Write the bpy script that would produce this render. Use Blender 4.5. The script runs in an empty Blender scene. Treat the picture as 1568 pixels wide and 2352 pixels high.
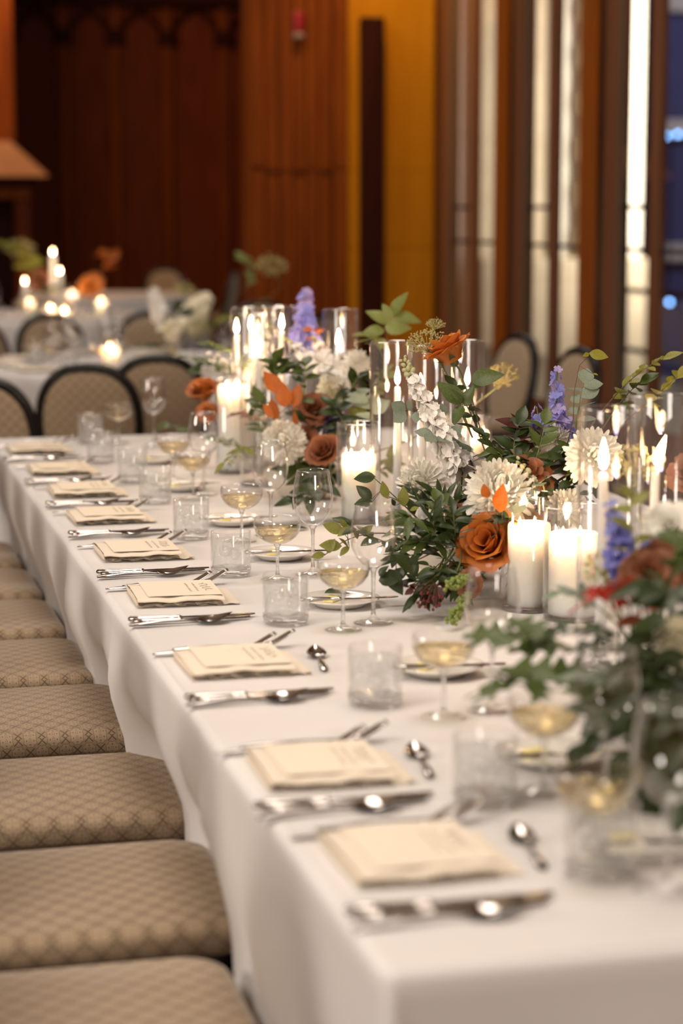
import bpy, bmesh, math, random
from mathutils import Vector, Matrix

S = bpy.context.scene
COL = S.collection
PI = math.pi

# ------------------------------------------------------------------ camera, world, lights, exposure
cam_d = bpy.data.cameras.new('camera')
cam = bpy.data.objects.new('camera', cam_d)
COL.objects.link(cam)
cam.location = (0, 0, 1.49)
cam.rotation_euler = (math.radians(90 - 8.25), 0, math.radians(-13.94))
cam_d.sensor_fit = 'HORIZONTAL'
cam_d.sensor_width = 24.0
cam_d.lens = 73.47
cam_d.clip_end = 200
cam_d.dof.use_dof = True
cam_d.dof.focus_distance = 4.2
cam_d.dof.aperture_fstop = 2.4
S.camera = cam

W = bpy.data.worlds.new('night')
S.world = W
W.use_nodes = True
W.node_tree.nodes['Background'].inputs[0].default_value = (0.10, 0.12, 0.22, 1)
W.node_tree.nodes['Background'].inputs[1].default_value = 0.30

S.view_settings.view_transform = 'Standard'
S.view_settings.look = 'None'
S.view_settings.exposure = 0.0
S.view_settings.gamma = 1.0
S.view_settings.use_curve_mapping = False
cy = S.cycles
cy.max_bounces = 10
cy.diffuse_bounces = 3
cy.glossy_bounces = 4
cy.transmission_bounces = 8
cy.transparent_max_bounces = 32
cy.caustics_reflective = False
cy.caustics_refractive = False
cy.sample_clamp_indirect = 4.0
cy.sample_clamp_direct = 30.0
cy.blur_glossy = 0.5
cy.use_adaptive_sampling = True
cy.adaptive_threshold = 0.015


def lamp(name, kind, loc, power, colour, size=0.1, aim=None, size_y=None, spot=None):
    d = bpy.data.lights.new(name, kind)
    d.energy = power
    d.color = colour
    if kind == 'AREA':
        d.size = size
        if size_y:
            d.shape = 'RECTANGLE'
            d.size_y = size_y
    else:
        d.shadow_soft_size = size
    if kind == 'SPOT':
        d.spot_size = spot or 1.2
        d.spot_blend = 0.8
    o = bpy.data.objects.new(name, d)
    COL.objects.link(o)
    o.location = loc
    if aim is not None:
        o.rotation_euler = (Vector(aim) - Vector(loc)).to_track_quat('-Z', 'Y').to_euler()
    return o


WARM = (1.0, 0.885, 0.77)
lamp('ceiling_lamp', 'AREA', (0.9, 3.4, 5.0), 74, WARM, 1.6, (0.9, 3.4, 0))
lamp('ceiling_lamp', 'AREA', (-2.6, 1.4, 4.4), 130, WARM, 1.6, (0.6, 3.6, 0.7))
lamp('ceiling_lamp', 'AREA', (1.4, 8.6, 5.0), 65, WARM, 1.6, (1.4, 8.6, 0))
lamp('ceiling_lamp', 'AREA', (0.6, 13.0, 5.0), 85, WARM, 1.6, (1.0, 13.2, 0))
lamp('fill_lamp', 'AREA', (1.4, -3.7, 2.5), 125, WARM, 1.2, (1.1, 3.6, 0.8))  # unseen fill light added behind the camera
lamp('fill_lamp', 'AREA', (-5.5, 4.0, 2.6), 130, WARM, 1.2, (0.8, 4.4, 0.8))  # unseen side fill added to lift the vertical faces
lamp('fill_lamp', 'AREA', (1.2, 18.5, 4.8), 110, (1.0, 0.60, 0.30), 0.6, (2.9, 24.3, 2.0))  # added light that brightens the dark far panelling
lamp('wall_wash_lamp', 'SPOT', (3.40, 13.0, 4.9), 290, (1.0, 0.66, 0.22), 0.08, (3.95, 14.2, 1.6), spot=0.95)
lamp('wall_wash_lamp', 'SPOT', (2.5, 12.6, 4.9), 14, (1.0, 0.62, 0.30), 0.08, (3.2, 14.2, 1.8), spot=0.95)
lamp('night_fill_lamp', 'AREA', (19.0, 27.0, 7.0), 900, (0.62, 0.66, 1.0), 2.0, (18.0, 34.0, 3.0))  # unseen bluish light added to lift the building across the street
lamp('flood_lamp', 'AREA', (9.15, 20.9, 2.6), 250, (1.0, 0.93, 0.82), 0.8, (8.7, 22.1, 2.5), 4.0)

# ------------------------------------------------------------------ helpers: materials


def lin(c):
    def f(v):
        v /= 255.0
        return v / 12.92 if v <= 0.04045 else ((v + 0.055) / 1.055) ** 2.4
    return (f(c[0]), f(c[1]), f(c[2]), 1.0)


MATS = {}


def newmat(name):
    m = bpy.data.materials.new(name)
    m.use_nodes = True
    nt = m.node_tree
    return m, nt, nt.nodes['Principled BSDF'], nt.nodes['Material Output']


def noise_col(nt, c1, c2, scale, coord='Object', stretch=(1, 1, 1), detail=3):
    tc = nt.nodes.new('ShaderNodeTexCoord')
    mp = nt.nodes.new('ShaderNodeMapping')
    mp.inputs['Scale'].default_value = stretch
    nz = nt.nodes.new('ShaderNodeTexNoise')
    nz.inputs['Scale'].default_value = scale
    nz.inputs['Detail'].default_value = detail
    rp = nt.nodes.new('ShaderNodeValToRGB')
    rp.color_ramp.elements[0].position = 0.32
    rp.color_ramp.elements[1].position = 0.68
    rp.color_ramp.elements[0].color = c1
    rp.color_ramp.elements[1].color = c2
    nt.links.new(tc.outputs[coord], mp.inputs[0])
    nt.links.new(mp.outputs[0], nz.inputs['Vector'])
    nt.links.new(nz.outputs['Fac'], rp.inputs[0])
    return rp, nz


def mat(name, c1, c2=None, rough=0.5, metal=0.0, scale=8, stretch=(1, 1, 1), spec=0.5, bump=0.0, trans=0.0, sss=0.0, sss_r=(0.02, 0.012, 0.008), coat=0.0, sheen=0.0):
    """Principled material with a two-tone noise; trans adds translucency (thin petals, leaves)."""
    m, nt, b, out = newmat(name)
    rp, nz = noise_col(nt, lin(c1), lin(c2 or c1), scale, stretch=stretch)
    nt.links.new(rp.outputs[0], b.inputs['Base Color'])
    b.inputs['Roughness'].default_value = rough
    b.inputs['Metallic'].default_value = metal
    b.inputs['Specular IOR Level'].default_value = spec
    b.inputs['Coat Weight'].default_value = coat
    b.inputs['Sheen Weight'].default_value = sheen
    if sss:
        b.inputs['Subsurface Weight'].default_value = sss
        b.inputs['Subsurface Radius'].default_value = sss_r
        b.inputs['Subsurface Scale'].default_value = 1.0
    if bump:
        bp = nt.nodes.new('ShaderNodeBump')
        bp.inputs['Strength'].default_value = bump
        bp.inputs['Distance'].default_value = 0.002
        nt.links.new(nz.outputs['Fac'], bp.inputs['Height'])
        nt.links.new(bp.outputs[0], b.inputs['Normal'])
    if trans:
        t = nt.nodes.new('ShaderNodeBsdfTranslucent')
        nt.links.new(rp.outputs[0], t.inputs[0])
        mx = nt.nodes.new('ShaderNodeMixShader')
        mx.inputs[0].default_value = trans
        nt.links.new(b.outputs[0], mx.inputs[1])
        nt.links.new(t.outputs[0], mx.inputs[2])
        nt.links.new(mx.outputs[0], out.inputs[0])
    MATS[name] = m
    return m


def thin_glass(name, tint=(1, 1, 1, 1), ior=1.5, haze=0.0, solid=0.0, haze_col=(0.9, 0.88, 0.86, 1), gain=1.0, base=0.055):
    """Thin-walled glass: clear where faced, mirror at grazing; haze adds condensation, solid adds refraction."""
    m, nt, b, out = newmat(name)
    nt.nodes.remove(b)
    tr = nt.nodes.new('ShaderNodeBsdfTransparent')
    tr.inputs[0].default_value = tint
    gl = nt.nodes.new('ShaderNodeBsdfGlossy')
    gl.inputs['Roughness'].default_value = 0.03
    gl.inputs['Color'].default_value = (1, 1, 1, 1)
    fr = nt.nodes.new('ShaderNodeLayerWeight')
    fr.inputs['Blend'].default_value = 0.5
    pw = nt.nodes.new('ShaderNodeMath')
    pw.operation = 'POWER'
    nt.links.new(fr.outputs['Facing'], pw.inputs[0])
    pw.inputs[1].default_value = 3.2
    ma = nt.nodes.new('ShaderNodeMath')
    ma.operation = 'MULTIPLY_ADD'
    ma.use_clamp = True
    nt.links.new(pw.outputs[0], ma.inputs[0])
    ma.inputs[1].default_value = 0.75 * gain
    ma.inputs[2].default_value = base
    mx = nt.nodes.new('ShaderNodeMixShader')
    nt.links.new(ma.outputs[0], mx.inputs[0])
    nt.links.new(tr.outputs[0], mx.inputs[1])
    nt.links.new(gl.outputs[0], mx.inputs[2])
    last = mx
    if solid:
        g = nt.nodes.new('ShaderNodeBsdfGlass')
        g.inputs['IOR'].default_value = ior
        g.inputs['Roughness'].default_value = 0.0
        g.inputs['Color'].default_value = tint
        m2 = nt.nodes.new('ShaderNodeMixShader')
        m2.inputs[0].default_value = solid
        nt.links.new(last.outputs[0], m2.inputs[1])
        nt.links.new(g.outputs[0], m2.inputs[2])
        last = m2
    if haze:
        df = nt.nodes.new('ShaderNodeBsdfTranslucent')
        df.inputs[0].default_value = haze_col
        d2 = nt.nodes.new('ShaderNodeBsdfDiffuse')
        d2.inputs[0].default_value = haze_col
        m4 = nt.nodes.new('ShaderNodeMixShader')
        nt.links.new(df.outputs[0], m4.inputs[1])
        nt.links.new(d2.outputs[0], m4.inputs[2])
        m3 = nt.nodes.new('ShaderNodeMixShader')
        tc = nt.nodes.new('ShaderNodeTexCoord')
        nz = nt.nodes.new('ShaderNodeTexNoise')
        nz.inputs['Scale'].default_value = 45
        nz.inputs['Detail'].default_value = 4
        nt.links.new(tc.outputs['Object'], nz.inputs['Vector'])
        mr = nt.nodes.new('ShaderNodeMapRange')
        mr.inputs['From Min'].default_value = 0.35
        mr.inputs['From Max'].default_value = 0.7
        mr.inputs['To Min'].default_value = haze * 0.55
        mr.inputs['To Max'].default_value = haze
        nt.links.new(nz.outputs['Fac'], mr.inputs['Value'])
        nt.links.new(mr.outputs[0], m3.inputs[0])
        nt.links.new(last.outputs[0], m3.inputs[1])
        nt.links.new(m4.outputs[0], m3.inputs[2])
        last = m3
    nt.links.new(last.outputs[0], out.inputs[0])
    MATS[name] = m
    return m


def fabric_mat(name, base, dark, period=0.032):
    """Woven damask: scalloped medallions on a square lattice with dark crosses between."""
    m, nt, b, out = newmat(name)
    N = nt.nodes.new
    L = nt.links.new

    def math_(op, a, c=None, clamp=False):
        n = N('ShaderNodeMath')
        n.operation = op
        n.use_clamp = clamp
        for i, v in enumerate((a, c)):
            if v is None:
                continue
            if isinstance(v, (int, float)):
                n.inputs[i].default_value = v
            else:
                L(v, n.inputs[i])
        return n.outputs[0]
    uv = N('ShaderNodeUVMap')
    sp = N('ShaderNodeSeparateXYZ')
    L(uv.outputs[0], sp.inputs[0])
    u = math_('DIVIDE', math_('ADD', sp.outputs[0], sp.outputs[1]), period * 1.4142)
    v = math_('DIVIDE', math_('SUBTRACT', sp.outputs[0], sp.outputs[1]), period * 1.4142)
    fu = math_('SUBTRACT', math_('FRACT', u), 0.5)
    fv = math_('SUBTRACT', math_('FRACT', v), 0.5)
    au, av = math_('ABSOLUTE', fu), math_('ABSOLUTE', fv)
    r = math_('SQRT', math_('ADD', math_('MULTIPLY', fu, fu), math_('MULTIPLY', fv, fv)))
    th = math_('ARCTAN2', fv, fu)
    lobe = math_('MULTIPLY', math_('COSINE', math_('MULTIPLY', th, 8.0)), 0.035)
    edge = math_('ADD', r, lobe)
    ring = math_('COMPARE', edge, 0.40)
    ring_n = ring.node
    ring_n.inputs[2].default_value = 0.030
    big = math_('MAXIMUM', au, av)
    cross = math_('GREATER_THAN', big, 0.465)
    outside = math_('GREATER_THAN', math_('MINIMUM', au, av), 0.13)
    crossd = math_('MULTIPLY', cross, outside)
    petals = math_('GREATER_THAN', math_('MULTIPLY', math_('COSINE', math_('MULTIPLY', th, 4.0)), math_('SINE', math_('MULTIPLY', r, 22.0))), 0.62)
    inner = math_('MULTIPLY', petals, math_('LESS_THAN', r, 0.30))
    dk = math_('MAXIMUM', math_('MAXIMUM', crossd, math_('MULTIPLY', ring, 0.6)), math_('MULTIPLY', inner, 0.8))
    edge_lozenge = math_('MULTIPLY', math_('GREATER_THAN', edge, 0.45), 0.22)
    dk = math_('MAXIMUM', dk, edge_lozenge)
    nz = N('ShaderNodeTexNoise')
    nz.inputs['Scale'].default_value = 900
    L(uv.outputs[0], nz.inputs['Vector'])
    fac = math_('MULTIPLY', dk, math_('ADD', math_('MULTIPLY', nz.outputs['Fac'], 0.5), 0.55), True)
    mx = N('ShaderNodeMix')
    mx.data_type = 'RGBA'
    L(fac, mx.inputs[0])
    mx.inputs[6].default_value = lin(base)
    mx.inputs[7].default_value = lin(dark)
    L(mx.outputs[2], b.inputs['Base Color'])
    b.inputs['Roughness'].default_value = 0.75
    b.inputs['Sheen Weight'].default_value = 0.35
    b.inputs['Sheen Roughness'].default_value = 0.4
    b.inputs['Specular IOR Level'].default_value = 0.25
    MATS[name] = m
    return m


def cloth_mat(name, c, weave=1400.0, bump=0.25):
    m, nt, b, out = newmat(name)
    rp, nz = noise_col(nt, lin([x - 4 for x in c]), lin(c), 5)
    nt.links.new(rp.outputs[0], b.inputs['Base Color'])
    b.inputs['Roughness'].default_value = 0.85
    b.inputs['Specular IOR Level'].default_value = 0.15
    b.inputs['Sheen Weight'].default_value = 0.15
    n2 = nt.nodes.new('ShaderNodeTexNoise')
    n2.inputs['Scale'].default_value = weave
    tc = nt.nodes.new('ShaderNodeTexCoord')
    nt.links.new(tc.outputs['Object'], n2.inputs['Vector'])
    bp = nt.nodes.new('ShaderNodeBump')
    bp.inputs['Strength'].default_value = bump
    bp.inputs['Distance'].default_value = 0.0005
    nt.links.new(n2.outputs['Fac'], bp.inputs['Height'])
    nt.links.new(bp.outputs[0], b.inputs['Normal'])
    MATS[name] = m
    return m


def flame_mat():
    m, nt, b, out = newmat('flame')
    nt.nodes.remove(b)
    e = nt.nodes.new('ShaderNodeEmission')
    tc = nt.nodes.new('ShaderNodeTexCoord')
    sp = nt.nodes.new('ShaderNodeSeparateXYZ')
    nt.links.new(tc.outputs['Generated'], sp.inputs[0])
    rp = nt.nodes.new('ShaderNodeValToRGB')
    el = rp.color_ramp.elements
    el[0].position, el[0].color = 0.0, (0.35, 0.35, 1.0, 1)
    el[1].position, el[1].color = 1.0, (1.0, 0.62, 0.25, 1)
    k = el.new(0.22)
    k.color = (1.0, 0.72, 0.38, 1)
    nt.links.new(sp.outputs[2], rp.inputs[0])
    nt.links.new(rp.outputs[0], e.inputs[0])
    e.inputs[1].default_value = 26
    t = nt.nodes.new('ShaderNodeBsdfTransparent')
    a = nt.nodes.new('ShaderNodeAddShader')
    nt.links.new(e.outputs[0], a.inputs[0])
    nt.links.new(t.outputs[0], a.inputs[1])
    nt.links.new(a.outputs[0], out.inputs[0])
    m.cycles.emission_sampling = 'NONE'
    MATS['flame'] = m
    return m


def emit_mat(name, c, strength):
    m, nt, b, out = newmat(name)
    nt.nodes.remove(b)
    e = nt.nodes.new('ShaderNodeEmission')
    e.inputs[0].default_value = c
    e.inputs[1].default_value = strength
    nt.links.new(e.outputs[0], out.inputs[0])
    MATS[name] = m
    return m


# wood and building
mat('dark_panel_wood', (96, 40, 12), (120, 54, 20), 0.6, spec=0.12, scale=3, stretch=(6, 6, 0.5))
mat('brown_panel_wood', (104, 46, 8), (132, 64, 14), 0.6, spec=0.12, scale=3, stretch=(7, 7, 0.5))
mat('ochre_wood', (180, 112, 12), (194, 126, 20), 0.6, spec=0.1, scale=2, stretch=(5, 5, 0.5))
mat('dark_wood', (44, 14, 6), (58, 20, 10), 0.6, spec=0.1, scale=3, stretch=(6, 6, 0.5))
mat('orange_wood', (138, 70, 14), (160, 86, 22), 0.5, spec=0.2, scale=3, stretch=(8, 8, 0.4))
mat('jamb_wood', (96, 74, 54), (110, 86, 64), 0.5, scale=3, stretch=(8, 8, 0.4))
mat('window_wood', (112, 70, 46), (130, 84, 58), 0.5, spec=0.2, scale=3, stretch=(8, 8, 0.4))
mat('peach_stone', (146, 100, 66), (158, 112, 78), 0.7, scale=4)
mat('floor_wood', (62, 36, 22), (84, 50, 30), 0.4, scale=3, stretch=(1, 8, 1))
mat('plaster', (190, 170, 146), (200, 182, 158), 0.9, scale=3)
mat('wall_plaster', (150, 110, 74), (160, 120, 82), 0.9, scale=3)
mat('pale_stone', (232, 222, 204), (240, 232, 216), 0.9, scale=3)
mat('shade_stone', (204, 184, 176), (214, 194, 186), 0.9, scale=3)  # lower tone carries the shaded end of the facade in its colour
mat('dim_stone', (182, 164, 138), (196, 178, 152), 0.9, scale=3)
mat('night_paint', (44, 46, 74), (58, 58, 86), 0.8, scale=2)
mat('iron', (22, 24, 22), (30, 32, 30), 0.5, metal=0.4)
mat('alarm_red', (138, 14, 26), (148, 20, 32), 0.4)
mat('alarm_lens', (140, 112, 100), (150, 122, 110), 0.3)
emit_mat('blue_bulb', (0.22, 0.48, 1.0, 1), 12)
# furniture and table
fabric_mat('damask', (176, 154, 128), (80, 61, 44))
mat('black_lacquer', (18, 15, 14), (26, 22, 20), 0.32)
mat('table_board', (120, 96, 70), (136, 108, 80), 0.6)
mat('steel_leg', (110, 110, 112), (130, 130, 132), 0.35, metal=0.9)
cloth_mat('white_linen', (238, 234, 232))
cloth_mat('cream_linen', (252, 238, 218), 900, 0.5)
mat('menu_paper', (252, 238, 216), (253, 240, 220), 0.8, scale=30)
mat('ink', (128, 112, 92), (150, 132, 108), 0.6)
mat('silver', (196, 190, 186), (206, 200, 196), 0.13, metal=1.0, scale=20)
mat('china', (244, 238, 230), (248, 243, 236), 0.12, coat=0.4)
mat('butter', (250, 230, 150), (252, 236, 166), 0.35, sss=0.3)
mat('wax', (254, 248, 236), (255, 250, 240), 0.45, sss=0.8, sss_r=(0.05, 0.035, 0.022))
mat('wick', (30, 24, 20), (40, 32, 26), 0.9)
flame_mat()
thin_glass('clear_glass')
thin_glass('stem_glass', solid=0.45)
thin_glass('tumbler_glass', haze=0.07, gain=0.8, base=0.025)
thin_glass('tumbler_base', solid=0.16)
thin_glass('ice_water', tint=(0.97, 0.98, 0.98, 1), haze=0.17, gain=0.2, base=0.01, haze_col=(1, 0.99, 0.97, 1))
thin_glass('ice', haze=0.10, solid=0.03, gain=0.4, base=0.03, haze_col=(1, 1, 1, 1))
thin_glass('champagne_fill', tint=(0.98, 0.90, 0.69, 1), solid=0.20, gain=0.5)
thin_glass('window_glass', tint=(0.97, 0.98, 0.97, 1), gain=0.4)
# plants
mat('white_petal', (253, 248, 234), (255, 252, 244), 0.6, trans=0.15, scale=30)
mat('cream_petal', (252, 244, 216), (254, 248, 226), 0.6, trans=0.15, scale=30)
mat('stock_petal', (252, 246, 238), (254, 250, 244), 0.6, trans=0.12, scale=60)
mat('orange_petal', (218, 126, 46), (230, 146, 66), 0.55, trans=0.3, scale=25)
mat('deep_orange_petal', (166, 92, 36), (184, 110, 50), 0.6, trans=0.2, scale=25)
mat('rust_petal', (142, 86, 54), (164, 104, 70), 0.6, trans=0.25, scale=25)
mat('blue_petal', (132, 138, 214), (164, 162, 224), 0.6, trans=0.3, scale=60)
mat('lilac_petal', (172, 156, 214), (190, 176, 222), 0.6, trans=0.3, scale=60)
mat('plum_petal', (70, 58, 92), (92, 78, 116), 0.6, trans=0.2, scale=60)
mat('red_leaf', (176, 40, 30), (206, 62, 38), 0.5, trans=0.3, scale=20)
mat('orange_leaf', (164, 84, 26), (188, 106, 38), 0.5, trans=0.35, scale=20)
mat('brown_leaf', (110, 58, 36), (138, 78, 48), 0.5, trans=0.25, scale=20)
mat('burgundy_leaf', (70, 30, 28), (92, 42, 36), 0.5, trans=0.2, scale=20)
mat('dark_green_leaf', (42, 56, 28), (62, 78, 38), 0.38, trans=0.2, scale=18)
mat('mid_green_leaf', (72, 88, 40), (94, 110, 54), 0.42, trans=0.25, scale=18)
mat('olive_leaf', (126, 128, 54), (148, 148, 70), 0.45, trans=0.3, scale=18)
mat('pale_green_leaf', (112, 124, 66), (136, 146, 84), 0.45, trans=0.3, scale=18)
mat('yellow_green_leaf', (136, 132, 38), (156, 150, 54), 0.45, trans=0.35, scale=18)
mat('sage_leaf', (122, 136, 116), (146, 158, 138), 0.55, trans=0.2, scale=18)
mat('lime_plume', (150, 168, 88), (170, 184, 106), 0.7, trans=0.3, scale=40)
mat('green_stem', (96, 106, 58), (116, 122, 72), 0.5, scale=20)
mat('brown_stem', (84, 62, 44), (106, 80, 56), 0.6, scale=20)
mat('lace_floret', (196, 188, 124), (214, 206, 146), 0.7, trans=0.3, scale=60)
mat('yellow_floret', (164, 152, 88), (178, 166, 102), 0.7, trans=0.3, scale=60)
mat('bud_green', (206, 204, 150), (222, 216, 172), 0.6, trans=0.3, scale=60)
mat('berry', (96, 26, 30), (120, 36, 38), 0.3, scale=40)
mat('bowl_glaze', (206, 196, 180), (218, 208, 194), 0.3)

# ------------------------------------------------------------------ helpers: objects


def link(o, parent=None):
    COL.objects.link(o)
    if parent is not None:
        o.parent = parent
    return o


def thing(name, label, cat, loc=(0, 0, 0), rz=0.0, group=None):
    o = bpy.data.objects.new(name, None)
    o.empty_display_size = 0.05
    link(o)
    o.location = loc
    o.rotation_euler = (0, 0, rz)
    return tag(o, label, cat, group)


def tag(o, label, cat, group=None):
    o['label'] = label
    o['category'] = cat
    if group:
        o['group'] = group
    return o


def struct(o):
    o['kind'] = 'structure'
    return o


def kids(o):
    return KIDS.get(o.name, [])


KIDS = {}


def copy_tree(o, parent=None):
    c = o.copy()
    link(c, parent)
    if parent is not None:
        KIDS.setdefault(parent.name, []).append(c)
    for ch in kids(o):
        copy_tree(ch, c)
    return c


def dup(o, loc, rz=0.0, label=None, group=None, rot=None):
    c = copy_tree(o)
    c.location = loc
    c.rotation_euler = rot if rot else (0, 0, rz)
    if label:
        c['label'] = label
    if group:
        c['group'] = group
    return c


class MB:
    """Collects faces, then links them as one mesh object."""

    def __init__(self):
        self.v, self.f, self.uv = [], [], None

    def add(self, vs, fs, M=None):
        b = len(self.v)
        for p in vs:
            p = Vector(p)
            self.v.append(M @ p if M is not None else p)
        for f in fs:
            self.f.append([b + i for i in f])
        return self

    def box(self, x0, x1, y0, y1, z0, z1, M=None):
        return self.add([(x0, y0, z0), (x1, y0, z0), (x1, y1, z0), (x0, y1, z0), (x0, y0, z1), (x1, y0, z1), (x1, y1, z1), (x0, y1, z1)],
                        [(3, 2, 1, 0), (4, 5, 6, 7), (0, 1, 5, 4), (1, 2, 6, 5), (2, 3, 7, 6), (3, 0, 4, 7)], M)

    def bbox(self, x0, x1, y0, y1, z0, z1, r, M=None, seg=2):
        bm = bmesh.new()
        bmesh.ops.create_cube(bm, size=1)
        for v in bm.verts:
            v.co = Vector(((x0 + x1) / 2 + v.co.x * (x1 - x0), (y0 + y1) / 2 + v.co.y * (y1 - y0), (z0 + z1) / 2 + v.co.z * (z1 - z0)))
        bmesh.ops.bevel(bm, geom=bm.edges[:], offset=r, segments=seg, profile=0.5, affect='EDGES')
        bm.verts.index_update()
        self.add([v.co.copy() for v in bm.verts], [[v.index for v in f.verts] for f in bm.faces], M)
        bm.free()
        return self

    def lathe(self, prof, n=28, M=None):
        vs, fs, rings = [], [], []
        for r, z in prof:
            if r < 1e-6:
                rings.append([len(vs)])
                vs.append((0, 0, z))
            else:
                rings.append(list(range(len(vs), len(vs) + n)))
                vs += [(r * math.cos(2 * PI * i / n), r * math.sin(2 * PI * i / n), z) for i in range(n)]
        for a, b in zip(rings, rings[1:]):
            for i in range(n):
                j = (i + 1) % n
                if len(a) == 1 and len(b) == 1:
                    continue
                if len(a) == 1:
                    fs.append((a[0], b[j], b[i]))
                elif len(b) == 1:
                    fs.append((a[i], a[j], b[0]))
                else:
                    fs.append((a[i], a[j], b[j], b[i]))
        return self.add(vs, fs, M)

    def tube(self, pts, rad, n=6, M=None, flat=1.0, closed=False):
        pts = [Vector(p) for p in pts]
        k = len(pts)
        rad = [rad] * k if isinstance(rad, (int, float)) else rad
        vs, fs = [], []
        up = Vector((0, 0, 1))
        prev = None
        for i, p in enumerate(pts):
            if closed:
                t = (pts[(i + 1) % k] - pts[i - 1]).normalized()
            else:
                t = (pts[min(i + 1, k - 1)] - pts[max(i - 1, 0)]).normalized()
            if prev is None:
                a = up if abs(t.z) < 0.95 else Vector((1, 0, 0))
                nrm = (a - t * a.dot(t)).normalized()
            else:
                nrm = (prev - t * prev.dot(t)).normalized()
            prev = nrm
            bi = t.cross(nrm)
            for j in range(n):
                an = 2 * PI * j / n
                vs.append(p + nrm * (math.sin(an) * rad[i] * flat) + bi * (math.cos(an) * rad[i]))
        for i in range(k if closed else k - 1):
            i2 = (i + 1) % k
            for j in range(n):
                j2 = (j + 1) % n
                fs.append((i * n + j, i * n + j2, i2 * n + j2, i2 * n + j))
        if not closed:
            fs.append(list(range(n))[::-1])
            fs.append(list(range((k - 1) * n, k * n)))
        return self.add(vs, fs, M)

    def grid(self, rows, M=None):
        w = len(rows[0])
        vs = [p for r in rows for p in r]
        fs = []
        for i in range(len(rows) - 1):
            for j in range(w - 1):
                fs.append((i * w + j, i * w + j + 1, (i + 1) * w + j + 1, (i + 1) * w + j))
        return self.add(vs, fs, M)

    def ball(self, c, r, n=8, m=5, M=None, sz=1.0):
        prof = [(r * math.sin(PI * i / m), -r * sz * math.cos(PI * i / m)) for i in range(m + 1)]
        T = Matrix.Translation(Vector(c))
        return self.lathe(prof, n, (M @ T) if M is not None else T)

    def mesh(self, name, m, smooth=True, boxuv=False, sharp=None):
        me = bpy.data.meshes.new(name)
        me.from_pydata([tuple(p) for p in self.v], [], self.f)
        me.materials.append(MATS[m])
        if smooth:
            me.polygons.foreach_set('use_smooth', [True] * len(me.polygons))
        if boxuv:
            uvl = me.uv_layers.new(name='UVMap')
            for p in me.polygons:
                nx, ny, nz = map(abs, p.normal)
                for li in p.loop_indices:
                    c = me.vertices[me.loops[li].vertex_index].co
                    if nz >= nx and nz >= ny:
                        uvl.data[li].uv = (c.x, c.y)
                    elif ny >= nx:
                        uvl.data[li].uv = (c.x, c.z)
                    else:
                        uvl.data[li].uv = (c.y, c.z)
        me.update()
        if smooth and sharp:
            me.set_sharp_from_angle(angle=math.radians(sharp))
        return me

    def build(self, name, m, parent=None, smooth=True, boxuv=False, loc=None, sharp=None):
        return put(self.mesh(name, m, smooth, boxuv, sharp), name, parent, loc=loc)


def put(me, name, parent=None, M=None, loc=None):
    o = bpy.data.objects.new(name, me)
    link(o, parent)
    if parent is not None:
        KIDS.setdefault(parent.name, []).append(o)
    if M is not None:
        o.matrix_local = M
    if loc is not None:
        o.location = loc
    return o


def frame(origin, x, z=(0, 0, 1), s=1.0, roll=0.0):
    """Matrix whose X axis is x and whose Z axis leans to z."""
    x = Vector(x).normalized()
    z = Vector(z)
    z = z - x * z.dot(x)
    if z.length < 1e-4:
        z = Vector((1, 0, 0)) - x * x.x
    z.normalize()
    y = z.cross(x)
    M = Matrix((x, y, z)).transposed()
    if roll:
        M = M @ Matrix.Rotation(roll, 3, 'X')
    return Matrix.Translation(Vector(origin)) @ M.to_4x4() @ Matrix.Scale(s, 4)


def smooth(a, b, x):
    t = max(0.0, min(1.0, (x - a) / (b - a)))
    return t * t * (3 - 2 * t)


def bez(p0, p1, p2, n):
    """n+1 points of the quadratic curve that passes through p1 at its middle."""
    p0, p1, p2 = Vector(p0), Vector(p1), Vector(p2)
    c = p1 * 2 - (p0 + p2) * 0.5
    return [p0 * (1 - t) ** 2 + c * (2 * t * (1 - t)) + p2 * t * t for t in [i / n for i in range(n + 1)]]


ORD = ['nearest', 'second', 'third', 'fourth', 'fifth', 'sixth', 'seventh', 'eighth', 'ninth', 'tenth']

# ------------------------------------------------------------------ the room
struct(MB().box(-7, 7.2, -4, 24.4, -0.2, 0).build('floor', 'floor_wood', smooth=False))
struct(MB().box(-7, 7.2, -4, 24.4, 5.4, 5.6).build('ceiling', 'plaster', smooth=False))
struct(MB().box(-7.2, -7, -4, 24.4, 0, 5.4).build('wall_left', 'wall_plaster', smooth=False))
struct(MB().box(-7, 7.2, -4.2, -4, 0, 5.4).build('wall_front', 'wall_plaster', smooth=False))
struct(MB().box(-7, 7.2, 24.4, 24.6, 0, 5.4).build('wall_back', 'dark_panel_wood', smooth=False))
wb = bpy.data.objects['wall_back']
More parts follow.
